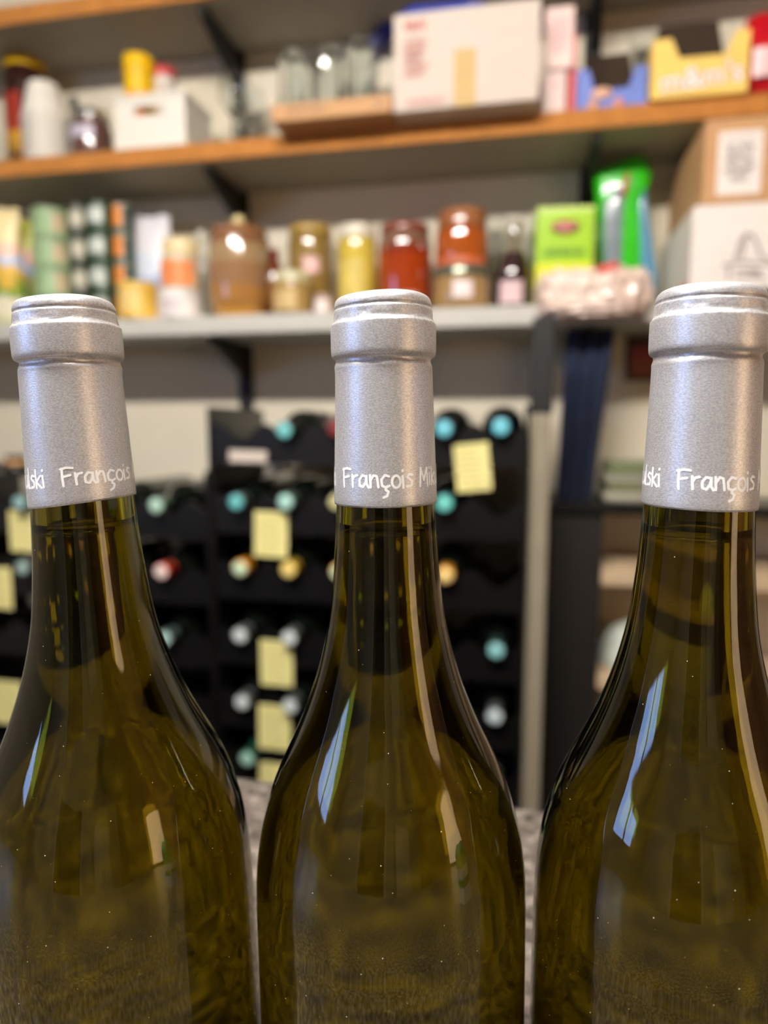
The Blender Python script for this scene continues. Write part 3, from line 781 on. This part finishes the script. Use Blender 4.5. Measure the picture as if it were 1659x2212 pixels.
# cardboard tray with tumblers
w0 = 1.245
x0, x1 = at(587, 260, w0).x, -.2405
hz = at(700, 217, w0).z - TB
t = thing('cardboard_tray', 'shallow cardboard tray full of glasses', 'tray', ((x0 + x1) / 2, w0, TB + .0003))
hx = (x1 - x0) / 2; D = .235; tk = .004
obj('front_wall', box(-hx, hx, 0, tk, 0, hz, .001, 1), M['cardboard'], t)
obj('back_wall', box(-hx, hx, D - tk, D, 0, hz, .001, 1), M['cardboard'], t)
for s in (-1, 1): obj('side_wall', box(min(s * hx, s * (hx - tk)), max(s * hx, s * (hx - tk)), tk + .0002, D - tk - .0002, 0, hz, .001, 1), M['cardboard'], t)
obj('bottom', box(-hx + tk, hx - tk, tk, D - tk, 0, tk), M['cardboard'], t)
obj('print', ribbons(scribble(-hx * .75, -hx * .1, hz * .45, hz * .68, 4, 8) + scribble(hx * .72, hx * .9, hz * .4, hz * .7, 9, 2), .0022, lambda s, u: (s, -.0004, u)), cm(150, 106, 70), t)
gx = [at(632, 200, 1.29).x, at(705, 200, 1.29).x, at(778, 200, 1.29).x]
gl = ['nearest tumbler at the bin end of the cardboard tray', 'near tumbler in the middle of the cardboard tray', 'near tumbler beside the white carton in the tray',
      'rear tumbler at the bin end of the cardboard tray', 'rear tumbler in the middle of the cardboard tray', 'rear tumbler beside the white carton in the tray']
for k in range(6):
    w = 1.29 if k < 3 else 1.375
    x = gx[k % 3] - (0 if k < 3 else .012)
    glassware('glass_tumbler', gl[k], x, w, TB + .0045, .0285, (at(700, [112, 106, 98][k % 3], w).z - TB - .005) * (1 if k < 3 else .98), 'tumbler', 'tumblers in the cardboard tray', flip=(k % 2 == 0))
# big white carton
t, hx, hz = carton('white_carton', 'large white carton with pale red print and tape', 'box', 850, 1166, 14, TB, 1.25, 1.475, M['white_card'], yref=130)
WC = t
obj('tape', box(-.022 + .003, .016 + .003, -.0005, 0, 0, hz * .58), M['tape'], t)
pr = scribble(-hx + .02, -hx + .055, hz * .83, hz * .91, 11, 3)
obj('print', ribbons(pr, .004, lambda s, u: (s, -.0004, u)), cm(206, 100, 92), t)
pr = []
for k in range(5): pr += scribble(-hx + .02, -hx + .06 - .006 * (k % 3), hz * (.70 - .08 * k) - .004, hz * (.70 - .08 * k) + .004, 20 + k, 6)
pr += scribble(-hx + .025, -hx + .09, hz * .05, hz * .10, 31, 8)
obj('print', ribbons(pr, .0022, lambda s, u: (s, -.0004, u)), M['red_print'], t)
obj('flap_seam', box(-hx + .002, hx - .002, .01, .21, hz + .0002, hz + .0015), M['white_card'], t)

def pillow(name, sx, sy, sz, seed, amp=.12, n=28, freq=3.0, top_pinch=0.0):
    """crumpled bag: superellipsoid with wrinkles, base flattened at z = 0"""
    bm = bmesh.new(); bmesh.ops.create_uvsphere(bm, u_segments=n * 2, v_segments=n, radius=1.0)
    off = Vector((seed * 13.1, seed * 7.7, seed * 3.3))
    for v in bm.verts:
        c = v.co.copy()
        e = 0.55
        q = Vector([math.copysign(abs(k) ** e, k) for k in c])
        q = q / max(1e-6, (abs(q.x) ** 4 + abs(q.y) ** 4 + abs(q.z) ** 4) ** .25)
        d = noise.noise(c * freq + off) * amp + abs(noise.noise(c * freq * 2.7 + off)) * amp * .9 + noise.noise(c * freq * 7 + off) * amp * .25
        q *= 1 + d
        if top_pinch and q.z > 0: q.y *= 1 - top_pinch * min(1, max(0, q.z)); 
        v.co = Vector((q.x * sx, q.y * sy, max(-1.0, q.z) * sz + sz))
    for f in bm.faces: f.smooth = True
    return from_bm(name, bm)
# blue bag slumped on the white carton
t = thing('blue_bag', 'crumpled dark blue bag lying on top of the white carton', 'bag', (WC.location.x - .045, 1.36, TB + hz + .0025))
obj('bag_body', pillow('bag_body', .085, .06, .022, 3), cm(40, 56, 150, 0.35), t)
obj('white_sheet', by_angle(box(-.06, .03, -.075, .02, -.0008, .0008), 30), M['white_card'], t, loc=(0, 0, 0.0008))
t = thing('blue_wrapper', 'dark blue wrapper leaning over the edge of the tumbler tray', 'wrapper', (at(822, 40, 1.41).x, 1.465, TB))
zz = at(822, 32, 1.41).z - TB
obj('wrapper_fold', prism([(-.036, zz - .026), (.044, zz + .044), (.052, zz + .036), (-.022, zz - .036)], -.02, .02), cm(36, 52, 150, 0.35), t)
obj('wrapper_stem', box(.02, .028, -.004, .004, 0, zz + .02), cm(36, 52, 150, 0.35), t)
# slim boxes between the carton and the blue display box
ztop = at(1205, 152, 1.315).z
t, hx, hz = carton('slim_box', 'slim white box standing under the pinkish box', 'box', 1172, 1222, 150, TB, 1.315, 1.45, M['pink_white'], zt=ztop, yref=210)
obj('print', box(-hx * .6, hx * .6, -.0005, 0, hz * .6, hz * .75), cm(236, 190, 184), t)
t, hx, hz = carton('slim_box', 'pinkish slim box lying on the slim white box', 'box', 1178, 1240, 14, ztop + .0006, 1.31, 1.45, cm(230, 200, 192), yref=80)
obj('print', box(-hx * .7, hx * .7, -.0005, 0, hz * .25, hz * .85), cm(220, 178, 174), t)
t, hx, hz = carton('red_box', 'narrow bright red box beside the blue display box', 'box', 1228, 1244, 72, TB, 1.32, 1.46, M['red'], yref=170)
obj('print', box(-hx * .6, hx * .6, -.0005, 0, hz * .55, hz * .9), cm(236, 120, 100), t)

def display_box(name, label, px0, px1, yl, yr, w0, depth, m, cutx0, cutx1, ycut, yback, zoff=0.0):
    """open display carton: cut-out front, sides, tall dark back flap"""
    x0, x1 = at(px0, 200, w0).x, at(px1, 200, w0).x
    cx = (x0 + x1) / 2; hx = (x1 - x0) / 2
    t = thing(name, label, 'box', (cx, w0, TB + .0003))
    zl, zr_, zc = at(px0, yl, w0).z - TB, at(px1, yr, w0).z - TB, at((px0 + px1) / 2, ycut, w0).z - TB
    ca, cb = at(cutx0, 150, w0).x - cx, at(cutx1, 150, w0).x - cx
    dd = (cb - ca) * .14
    obj('front_panel', prism([(-hx, 0), (hx, 0), (hx, zr_), (cb, zr_), (cb - dd, zc), (ca + dd, zc), (ca, zl), (-hx, zl)], 0, .002), m, t)
    for s in (-1, 1): obj('side_panel', box(min(s * hx, s * (hx - .002)), max(s * hx, s * (hx - .002)), .0022, depth, 0, zl), m, t)
    obj('bottom_panel', box(-hx + .002, hx - .002, .0022, depth, 0, .002), m, t)
    zb_ = at((px0 + px1) / 2, yback, w0 + depth).z - TB
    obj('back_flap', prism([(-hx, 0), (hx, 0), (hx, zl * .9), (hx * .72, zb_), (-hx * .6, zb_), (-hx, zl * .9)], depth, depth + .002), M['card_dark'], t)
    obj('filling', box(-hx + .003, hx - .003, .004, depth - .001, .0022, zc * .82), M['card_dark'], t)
    return t, hx, zc, zl
t, hx, zc, zl = display_box('display_box', 'small blue display box with cut-out front', 1246, 1397, 152, 140, 1.31, .12, M['blue_card'], 1272, 1374, 192, 118)
st_ = obj('sticker', lathe([(0, 0), (.02, 0), (.02, .0006), (0, .0006)], 24), cm(236, 186, 160), t, loc=(-.016, -.0002, zc * .80), rot=(PI / 2, 0, 0)); st_.scale = (.9, .5, 1)
for sx_, c in ((-.03, (230, 170, 120)), (.012, (226, 150, 130))):
    obj('picture_print', lathe([(0, 0), (.008, 0), (.008, .0006), (0, .0006)], 16), cm(*c), t, loc=(sx_, -.0002, .009), rot=(PI / 2, 0, 0))
t, hx, zc, zl = display_box('display_box', 'large yellow display box with cut-out front', 1406, 1614, 88, 62, 1.29, .13, M['yellow_card'], 1448, 1586, 122, 48)
for nm, off, m_, dy in (('lettering_outline', .0020, cm(150, 112, 104), -.0004), ('lettering', 0.0006, cm(250, 236, 232), -.0009)):
    me = text_mesh("m&m's", .047, nm, off)
    obj(nm, me, m_, t, loc=(.003, dy, zc * .46), rot=(PI / 2, math.radians(-4), 0))
p = at(1392, 110, 1.44)
glassware('glass_tumbler', 'tall clear glass standing behind the two display boxes', p.x, 1.465, TB, .024, at(1392, 78, 1.465).z - TB, 'tumbler')
# red bag at the right edge
p0, p1 = at(1612, 150, 1.30), at(1742, 150, 1.30)
zt_ = at(1660, -12, 1.3).z - TB
t = thing('red_bag', 'bright red foil bag beside the yellow display box', 'bag', ((p0.x + p1.x) / 2, 1.345, TB + .0003))
obj('bag_body', pillow('red_bag_body', (p1.x - p0.x) / 2 * .93, .045, zt_ / 2 * .95, 5, .05, top_pinch=.8), M['red_bag'], t)
obj('print', arc_patch(.049, math.radians(-20), math.radians(30), zt_ * .15, zt_ * .45), cm(236, 200, 200), t, loc=(-.02, -.004, 0))

# ------------------------------------------------------------------ white shelf (TC)
def pouch(name, label, px0, px1, ytop, w, stops, seed, thick=.03, group=None, warp=.07):
    x0, x1 = at(px0, 580, w).x, at(px1, 580, w).x
    hgt = at((px0 + px1) / 2, ytop, w).z - TC
    hx = (x1 - x0) / 2; nx, nz = 16, 24; v, f = [], []
    for side in (-1, 1):
        for j in range(nz + 1):
            tt = j / nz
            th = thick * (math.sin(PI * min(1, .15 + tt * .85)) ** .6 if tt < 1 else 0.02) * (1 if tt < .93 else .12)
            for i in range(nx + 1):
                s = -1 + 2 * i / nx
                v.append((s * hx * (1 - .04 * math.sin(tt * 9 + seed)), side * (th * (1 - s * s) ** .5 + .0008), tt * hgt + .003 * math.sin(s * 5 + seed) * tt))
    n1 = (nx + 1) * (nz + 1)
    for j in range(nz):
        for i in range(nx):
            a = j * (nx + 1) + i
            f.append((a, a + 1, a + nx + 2, a + nx + 1)); f.append((n1 + a, n1 + a + nx + 1, n1 + a + nx + 2, n1 + a + 1))
    for i in range(nx):
        for b in (0, nz * (nx + 1)): f.append((b + i, n1 + b + i, n1 + b + i + 1, b + i + 1))
    for j in range(nz):
        for b in (0, nx): f.append((j * (nx + 1) + b, (j + 1) * (nx + 1) + b, n1 + (j + 1) * (nx + 1) + b, n1 + j * (nx + 1) + b))
    bm = bmesh.new(); me = mesh(name, v, f); bm.from_mesh(me); me = from_bm(name, bm)
    t = thing(name, label, 'packet', ((x0 + x1) / 2, w, TC + .0003), group=group)
    obj('pouch_body', me, bands(name + '_print_%d' % seed, stops, 'Z', 0, hgt, .35, warp), t, smooth=True)
    obj('seal', box(-hx * .95, hx * .95, -.0022, .0022, hgt * .955, hgt * .995), cm(*[int(255 * c ** (1 / 2.2)) for c in stops[-1][1][:3]]), t)
    return t
pouch('food_pouch', 'colourful standing pouch with cream top at the picture edge', -45, 48, 452, 1.345,
      [(0, srgb(206, 206, 150)), (.22, srgb(232, 224, 196)), (.38, srgb(130, 160, 60)), (.5, srgb(226, 180, 60)), (.62, srgb(190, 200, 226)), (.72, srgb(240, 196, 170)), (.85, srgb(246, 226, 170))], 1)
pouch('food_pouch', 'standing pouch with yellow-green top beside the pale green tins', 34, 84, 478, 1.40,
      [(0, srgb(190, 170, 140)), (.2, srgb(206, 190, 170)), (.35, srgb(96, 140, 50)), (.5, srgb(150, 150, 80)), (.62, srgb(150, 170, 206)), (.72, srgb(220, 170, 150)), (.85, srgb(200, 200, 90))], 2)

def tin(name, label, pxc, pxw, w, z0, hgt, body, lid, labcol=None, la=(-60, 20), lf=(.2, .8), group=None):
    p0, p1 = at(pxc - pxw / 2, 560, w), at(pxc + pxw / 2, 560, w)
    r, x = (p1.x - p0.x) / 2, (p0.x + p1.x) / 2
    t = thing(name, label, 'tin', (x, w, z0), group=group)
    obj('can_body', by_angle(lathe([(0, 0), (r * .97, 0), (r, .0015), (r * .975, .003), (r * .975, hgt - .005), (0, hgt - .005)], 28), 50), body, t)
    obj('lid', by_angle(lathe([(0, hgt - .0048), (r, hgt - .0048), (r, hgt - .0012), (r * .95, hgt - .0006), (0, hgt - .0006)], 28), 40), lid, t)
    if labcol: obj('label', arc_patch(r * .985, math.radians(la[0]), math.radians(la[1]), hgt * lf[0], hgt * lf[1]), labcol, t)
    return t
pos = ['bottom', 'third from the top', 'second from the top', 'topmost']
th_ = (at(120, 455, 1.38).z - TC - .001) / 4
for k in range(4):
    z = TC + .0004 + k * (th_ + .0001)
    tin('food_tin', 'pale green tin, %s of its stack' % pos[k], 116, 72, 1.38, z, th_, cm(152, 178, 134, 0.5), cm(136, 162, 120), cm(206, 186, 150), (38, 75), (.15, .8), 'pale green tins')
    tin('food_tin', 'dark olive tin with beige oval label, %s of its stack' % pos[k], 174, 40, 1.36, z, th_, cm(46, 52, 36, 0.35), cm(70, 72, 52), cm(196, 190, 168), (-20, 60), (.25, .75), 'dark olive tins')
    tin('food_tin', 'dark green tin with white label, %s of its stack' % pos[k], 221, 50, 1.36, z, th_, cm(42, 66, 46, 0.35), cm(56, 82, 60), cm(200, 208, 198), (-45, 45), (.3, .8), 'dark green tins')
    tin('food_tin', 'orange labelled teal tin, %s of its stack' % pos[k], 268, 42, 1.38, z, th_, cm(64, 80, 70, 0.35), cm(150, 160, 140), cm(226, 136, 50), (-70, 30), (.25, .95), 'orange labelled tins')
pouch('sugar_bag', 'white and blue paper bag behind the jar with orange label', 292, 372, 468, 1.42,
      [(0, srgb(170, 186, 216)), (.25, srgb(150, 172, 214)), (.55, srgb(214, 222, 236)), (.8, srgb(230, 226, 232))], 5, .028)
tin('low_tin', 'low gold yellow tin in front of the orange labelled tins', 296, 78, 1.335, TC + .0004, at(296, 614, 1.335).z - TC, cm(222, 180, 76, 0.35), cm(240, 206, 110, .3), cm(236, 200, 120), (-40, 30))
zt_ = at(385, 630, 1.34).z
tin('white_tub', 'plain white tub under the jar with orange label', 386, 88, 1.34, TC + .0004, zt_ - TC - .0005, cm(232, 226, 222, 0.4), cm(240, 236, 230), cm(214, 200, 200), (-30, 30), (.2, .7))
jar('spice_jar', 'jar with cream lid and orange label on the white tub', 'jar', 393, 82, 522, zt_ + .0003, 1.35, cm(206, 190, 160, .2, .4), cm(226, 206, 156), .03, .15, .85, (cm(236, 140, 80), -50, 60, .1, .8))
p = at(438, 600, 1.41)
hh = at(436, 500, 1.41).z - TC
t = thing('clear_bottle', 'slender clear bottle beside the amber canister', 'bottle', (p.x, 1.41, TC + .0003))
obj('bottle_body', lathe([(0, 0), (.014, 0), (.015, .003), (.015, hh * .6), (.008, hh * .78), (.0075, hh * .9), (0, hh * .9)], 20), cm(206, 208, 190, .1, .5), t)
obj('cap', lathe([(0, hh * .902), (.009, hh * .902), (.009, hh), (0, hh)], 16), cm(220, 216, 200), t)
# amber canister
p0, p1 = at(456, 600, 1.365), at(582, 600, 1.365)
hh = at(520, 512, 1.365).z - TC; r = (p1.x - p0.x) / 2 * .97
t = thing('storage_canister', 'large amber glass canister with knobbed lid', 'canister', ((p0.x + p1.x) / 2, 1.365, TC + .0003))
obj('canister_body', by_angle(lathe([(0, 0), (r * .82, 0), (r * .86, .004), (r * .86, .014), (r * .97, .022), (r, .035), (r, hh * .93), (r * .97, hh * .97), (r * .9, hh), (0, hh)], 36), 50),
    bands('amber_print', [(0, srgb(196, 142, 62)), (.2, srgb(166, 116, 60)), (.45, srgb(150, 112, 78)), (.75, srgb(160, 132, 96)), (.95, srgb(130, 90, 60))], 'Z', 0, hh, .12, .03, .6), t)
ld = obj('lid', by_angle(lathe([(0, hh + .0003), (r * .9, hh + .0003), (r * .92, hh + .010), (r * .85, hh + .013), (r * .25, hh + .014), (0, hh + .014)], 36), 40), cm(150, 104, 66, .3), t)
obj('knob', lathe([(0, hh + .0142), (.009, hh + .0142), (.007, hh + .019), (.014, hh + .026), (.014, hh + .034), (.008, hh + .04), (0, hh + .041)], 20), cm(222, 206, 150, .3), ld)
# remaining jars, left to right
p = at(593, 620, 1.40); hh = at(593, 540, 1.40).z - TC
t = thing('red_bottle', 'thin dark red bottle beside the amber canister', 'bottle', (p.x, 1.40, TC + .0003))
obj('bottle_body', lathe([(0, 0), (.017, 0), (.018, .003), (.018, hh * .72), (.010, hh * .86), (.0095, hh * .93), (0, hh * .93)], 20), cm(112, 44, 26, .1, .6), t)
obj('cap', lathe([(0, hh * .932), (.011, hh * .932), (.011, hh), (0, hh)], 16), cm(130, 40, 34), t)
obj('label', arc_patch(.0186, -.7, .7, hh * .2, hh * .55), cm(176, 110, 50), t)  # amber highlight of the glass, painted as a patch
jar('olive_jar', 'tall brownish olive jar with red and white label', 'jar', 672, 96, 494, TC, 1.43, cm(140, 112, 56, .12, .7), cm(176, 144, 66, .4), .014, .12, .88,
    (cm(226, 180, 176), -2, 38, .52, .70))
jar('spread_jar', 'low jar with pale lid in front of the olive jar', 'jar', 632, 80, 592, TC, 1.335, cm(170, 140, 84, .12, .7), cm(196, 190, 150, .3), .018, .12, .9,
    (cm(206, 176, 120), -60, 30, .1, .7))
jar('mini_jar', 'tiny white labelled jar by the foot of the olive jar', 'jar', 698, 38, 638, TC, 1.325, cm(214, 190, 180, .2, .5), cm(186, 150, 130), .008, .1, .9,
    (cm(240, 226, 222), -45, 45, .1, .9))
jar('pickle_jar', 'yellow jar with white lid', 'jar', 772, 84, 492, TC, 1.37, cm(200, 176, 66, .12, .7), cm(214, 206, 186, .4), .024, .1, .9, (cm(210, 186, 90), -50, 40, .2, .7))
jar('tomato_jar', 'round red-orange jar with dark lid', 'jar', 875, 116, 492, TC, 1.375, bands('tomato_fill', [(0, srgb(150, 84, 54)), (.28, srgb(156, 56, 14)), (.78, srgb(130, 42, 16)), (.88, srgb(120, 84, 66))], 'Z', 0, .16, .08, .03, .8), cm(130, 60, 44, .2), .012, .16, .86,
    (cm(216, 170, 156), -35, 35, .04, .22), base=cm(150, 90, 60))
zt_ = at(998, 583, 1.36).z
jar('antipasti_jar', 'low jar with grey lid and white label under the orange jar', 'jar', 998, 128, 583, TC, 1.36, cm(160, 128, 80, .12, .7), cm(120, 124, 108, .2, 0, .6), .018, .12, .93,
    (cm(240, 222, 220), -12, 26, .3, .8))
jar('pepper_jar', 'orange jar standing on the grey lidded jar', 'jar', 998, 116, 462, zt_ + .0006, 1.365, bands('pepper_fill', [(0, srgb(140, 76, 48)), (.2, srgb(166, 80, 24)), (.85, srgb(150, 76, 34))], 'Z', 0, .09, .08, .03, .8), cm(150, 96, 60, .15, .4), .03, .12, .88,
    (cm(200, 100, 60), -60, 60, .02, .2))
# jam bottle, clear above, dark below
p0, p1 = at(1070, 620, 1.37), at(1146, 620, 1.37); r = (p1.x - p0.x) / 2
hh = at(1108, 470, 1.37).z - TC
t = thing('syrup_bottle', 'flask with dark syrup and pinkish label beside the lime box', 'bottle', ((p0.x + p1.x) / 2, 1.37, TC + .0003))
pr = [(0, 0), (r * .95, 0), (r, .004), (r, hh * .38), (r * .8, hh * .55), (r * .45, hh * .66), (r * .4, hh * .9), (0, hh * .9)]
obj('bottle_body', by_angle(lathe(pr, 28), 50), bands('syrup_print', [(0, srgb(44, 20, 22)), (.62, srgb(120, 112, 92))], 'Z', 0, hh, .08, 0, .7), t)
obj('cap', lathe([(0, hh * .902), (r * .45, hh * .902), (r * .45, hh), (0, hh)], 20), cm(196, 188, 172, .3), t)
obj('label', arc_patch(r + .0006, math.radians(-45), math.radians(35), hh * .06, hh * .30), cm(224, 192, 194), t)
p = at(1068, 500, 1.45)
for k, (px, yt) in enumerate(((1066, 470), (1150, 475))):
    pp = at(px, 560, 1.455)
    glassware('glass_tumbler', ['tall clear glass behind the orange jar', 'tall clear glass between the flask and the lime box'][k], pp.x, 1.455, TC, .022, at(px, yt, 1.455).z - TC, 'tumbler')
# lime box
t, hx, hz = carton('lime_box', 'lime green box with red logo', 'box', 1158, 1284, 446, TC, 1.375, 1.44, bands('lime_print', [(0, srgb(226, 226, 40)), (.45, srgb(160, 206, 20)), (.93, srgb(206, 232, 120))], 'Z', 0, .19, .35), rz=math.radians(4), yref=520)
lg_ = obj('logo', lathe([(0, 0), (1, 0), (1, .0006), (0, .0006)], 28), cm(226, 70, 90), t, loc=(0, -.0002, hz * .80), rot=(PI / 2, 0, 0)); lg_.scale = (.026, .0125, 1)
obj('logo_script', ribbons([[(-.018, .0), (-.012, .006), (-.008, -.004), (-.002, .005), (.004, -.004), (.01, .005), (.018, .0)]], .0036, lambda s, u: (s, -.001, u + hz * .80)), M['white_card'], t)
obj('print', ribbons(scribble(-hx * .72, hx * .72, hz * .535, hz * .60, 5, 8), .0026, lambda s, u: (s, -.0005, u)), cm(60, 120, 20), t)
obj('side_print', ribbons([[(u, z), (u + .03, z)] for z in [hz * (.3 + .06 * k) for k in range(9)] for u in (.015,)], .004, lambda s, u: (hx + .0005, s, u)), cm(190, 170, 90), t)
# green bag standing behind the crumpled wrap
def sheet_bag(w, pts, th, name):
    """bag outline (pixels) with real thickness, puffed in the middle"""
    P = [at(px, py, w) for px, py in pts]
    cx = sum(p.x for p in P) / len(P); cz = sum(p.z for p in P) / len(P)
    v, f = [], []
    rings = [(1.0, 0.0), (.93, .6), (.75, .9), (.4, 1.0)]
    for s in (-1, 1):
        for k, d in rings:
            v += [(cx + (p.x - cx) * k, w + s * th * d, cz + (p.z - cz) * k) for p in P]
    n = len(P)
    for s in (0, 1):
        b0 = s * len(rings) * n
        for j in range(len(rings) - 1):
            for i in range(n):
                i2 = (i + 1) % n
                f.append((b0 + j * n + i, b0 + j * n + i2, b0 + (j + 1) * n + i2, b0 + (j + 1) * n + i))
        f.append(tuple(b0 + (len(rings) - 1) * n + i for i in range(n)))
    for i in range(n): f.append((i, (i + 1) % n, len(rings) * n + (i + 1) % n, len(rings) * n + i))
    bm = bmesh.new(); me = mesh(name, v, f); bm.from_mesh(me); bmesh.ops.remove_doubles(bm, verts=bm.verts, dist=1e-5)
    bmesh.ops.triangulate(bm, faces=[fc for fc in bm.faces if len(fc.verts) > 4])
    me = from_bm(name, bm)
    for p in me.polygons: p.use_smooth = True
    return me
t = thing('green_packet', 'bright green plastic packet with grey window', 'packet', (0, 0, 0))
obj('packet_body', sheet_bag(1.42, [(1282, 372), (1330, 350), (1380, 332), (1402, 345), (1408, 380), (1392, 430), (1400, 520), (1412, 640), (1300, 640), (1292, 520), (1286, 440)], .02, 'packet_body'), cm(50, 190, 24, .25, .4), t)
obj('grey_window', sheet_bag(1.403, [(1304, 440), (1330, 400), (1352, 396), (1346, 470), (1344, 560), (1340, 625), (1306, 625), (1302, 520)], .006, 'grey_window'), cm(128, 140, 146, .25, .4), t)
obj('blue_side', sheet_bag(1.405, [(1378, 430), (1392, 400), (1404, 480), (1420, 600), (1416, 640), (1386, 640), (1380, 520)], .006, 'blue_side'), cm(84, 140, 170, .25, .4), t)
obj('logo', sheet_bag(1.396, [(1344, 395), (1356, 372), (1362, 376), (1352, 420), (1342, 430)], .002, 'logo'), cm(176, 60, 40), t)
# crumpled clear wrap with beige contents, drooping over the shelf front
p0, p1 = at(1158, 640, 1.30), at(1404, 640, 1.30)
zt_ = at(1300, 575, 1.30).z
t = thing('wrapped_bundle', 'crumpled plastic wrapped beige bundle lying on the white shelf', 'bundle', ((p0.x + p1.x) / 2, 1.312, TC - .028))
M['wrap'] = mat('crumpled_wrap', srgb(240, 210, 194), 0.22, coat=1.0, var=0.22, scale=60, bump=1.0, bscale=55)
nt = M['wrap'].node_tree; pb = nt.nodes['Principled BSDF']
bp = [n for n in nt.nodes if n.type == 'BUMP'][0]; bp.inputs['Distance'].default_value = 0.006; bp.inputs['Strength'].default_value = 0.7
vo = nt.nodes.new('ShaderNodeTexVoronoi'); vo.inputs['Scale'].default_value = 60
nt.links.new([n for n in nt.nodes if n.type == 'TEX_COORD'][0].outputs['Object'], vo.inputs['Vector'])
nt.links.new(vo.outputs['Distance'], bp.inputs['Height'])
pb.inputs['Coat Roughness'].default_value = 0.1
nt.links.new(bp.outputs[0], pb.inputs['Coat Normal'])
me = pillow('bundle_body', (p1.x - p0.x) / 2 * .92, .052, (zt_ - TC + .028) / 2 * .92, 9, .17, 64, 6.0)
for v in me.vertices:
    wy = v.co.y + 1.312; wz = v.co.z + TC - .028
    if wz < TC + .001 and wy > SHF - .003:
        if wy - SHF > TC + .001 - wz: v.co.z = TC + .0012 - (TC - .028)
        else: v.co.y = SHF - .0035 - 1.312
obj('bundle_body', me, M['wrap'], t)
for px, py in ((1312, 586),):
    q = at(px, py, 1.262)
    obj('red_clip', box(-.018, .018, -.004, .004, -.006, .006, .002), cm(214, 66, 56), t, loc=(q.x - t.location.x, 1.262 - t.location.y, q.z - t.location.z + .006), rot=(0, math.radians(-12), 0))
# boxes at the right: white with a sketch below, brown with a paper label above
BX = .2555; BW = 1.22
zt_ = .347
t = thing('white_box', 'white carton with grey sketch print under the brown carton', 'box', (BX, BW, TC + .0003))
hz = zt_ - TC
obj('carton_body', box(0, .36, 0, .27, 0, hz, .0015, 1), M['white_box'], t)
def on_front(px, py): q = at(px, py, BW); return (q.x - BX, q.z - TC)
sk = [[on_front(*q) for q in s] for s in (
    [(1588, 560), (1600, 520), (1612, 506), (1626, 508), (1636, 530), (1642, 552), (1670, 566)], [(1612, 506), (1606, 535), (1600, 556)], [(1562, 575), (1600, 566), (1665, 572)],
    [(1575, 578), (1572, 606)], [(1590, 585), (1640, 585)], [(1590, 598), (1650, 598)], [(1620, 588), (1640, 592)])]
obj('red_tag', box(-.0008, -.0001, .012, .06, .002, .016), cm(214, 66, 56), t)  # stands in for the bundle's second red clip
obj('sketch_print', ribbons(sk, .0042, lambda s, u: (s, -.0004, u)), cm(150, 138, 136), t)
t = thing('brown_box', 'brown cardboard carton with white paper label', 'box', (BX + .012, BW, zt_ + .0009))
hz = .474 - zt_
obj('carton_body', box(0, .34, 0, .27, 0, hz, .0015, 1), M['cardboard'], t)
def on_b(px, py): q = at(px, py, BW); return (q.x - BX - .012, q.z - zt_)
a, b = on_b(1546, 424), on_b(1650, 280)
obj('paper_label', box(a[0], b[0], -.0006, -.0001, a[1], b[1]), M['white_box'], t)
st = [[(a[0] + .008, b[1] - .012), (b[0] - .008, b[1] - .012)]]
L0 = b[0] - a[0]; H0 = b[1] - a[1]
for k, (f, wd, hh, n) in enumerate(((.72, .62, .10, 6), (.56, .66, .09, 6), (.40, .68, .09, 7))):
    st += scribble(a[0] + L0 * (.5 - wd / 2), a[0] + L0 * (.5 + wd / 2), a[1] + H0 * f - H0 * hh / 2, a[1] + H0 * f + H0 * hh / 2, 40 + k, n)
obj('print', ribbons(st, .0017, lambda s, u: (s, -.0009, u)), M['dark_print'], t)
st = []
for k, (f, wd) in enumerate(((.29, .45), (.23, .35))): st += scribble(a[0] + L0 * (.5 - wd / 2), a[0] + L0 * (.5 + wd / 2), a[1] + H0 * f - .002, a[1] + H0 * f + .002, 60 + k, 9)
obj('print', ribbons(st, .0009, lambda s, u: (s, -.0009, u)), cm(170, 160, 156), t)

# ------------------------------------------------------------------ beside the lens: a drink carton mirrored in the bottles
lx, ly = .39, -.05
t = thing('drink_carton', 'small green and white drink carton with teal cap mirrored in the bottles', 'carton', (lx * cy - ly * sy, lx * sy + ly * cy, ZT + .0003), math.radians(35))
obj('carton_body', box(-.03, .03, -.03, .03, 0, .12, .002), bands('drink_print', [(0, srgb(226, 228, 220)), (.35, srgb(120, 170, 90)), (.5, srgb(226, 228, 210)), (.7, srgb(110, 170, 90))], 'Z', 0, .12), t)
obj('gable', prism([(-.03, .1202), (.03, .1202), (.002, .15), (-.002, .15)], -.03, .03), cm(120, 176, 110), t)
obj('cap', lathe([(0, 0), (.012, 0), (.012, .014), (0, .014)], 20), cm(40, 130, 130), t, loc=(.016, 0, .136), rot=(0, math.radians(43), 0))
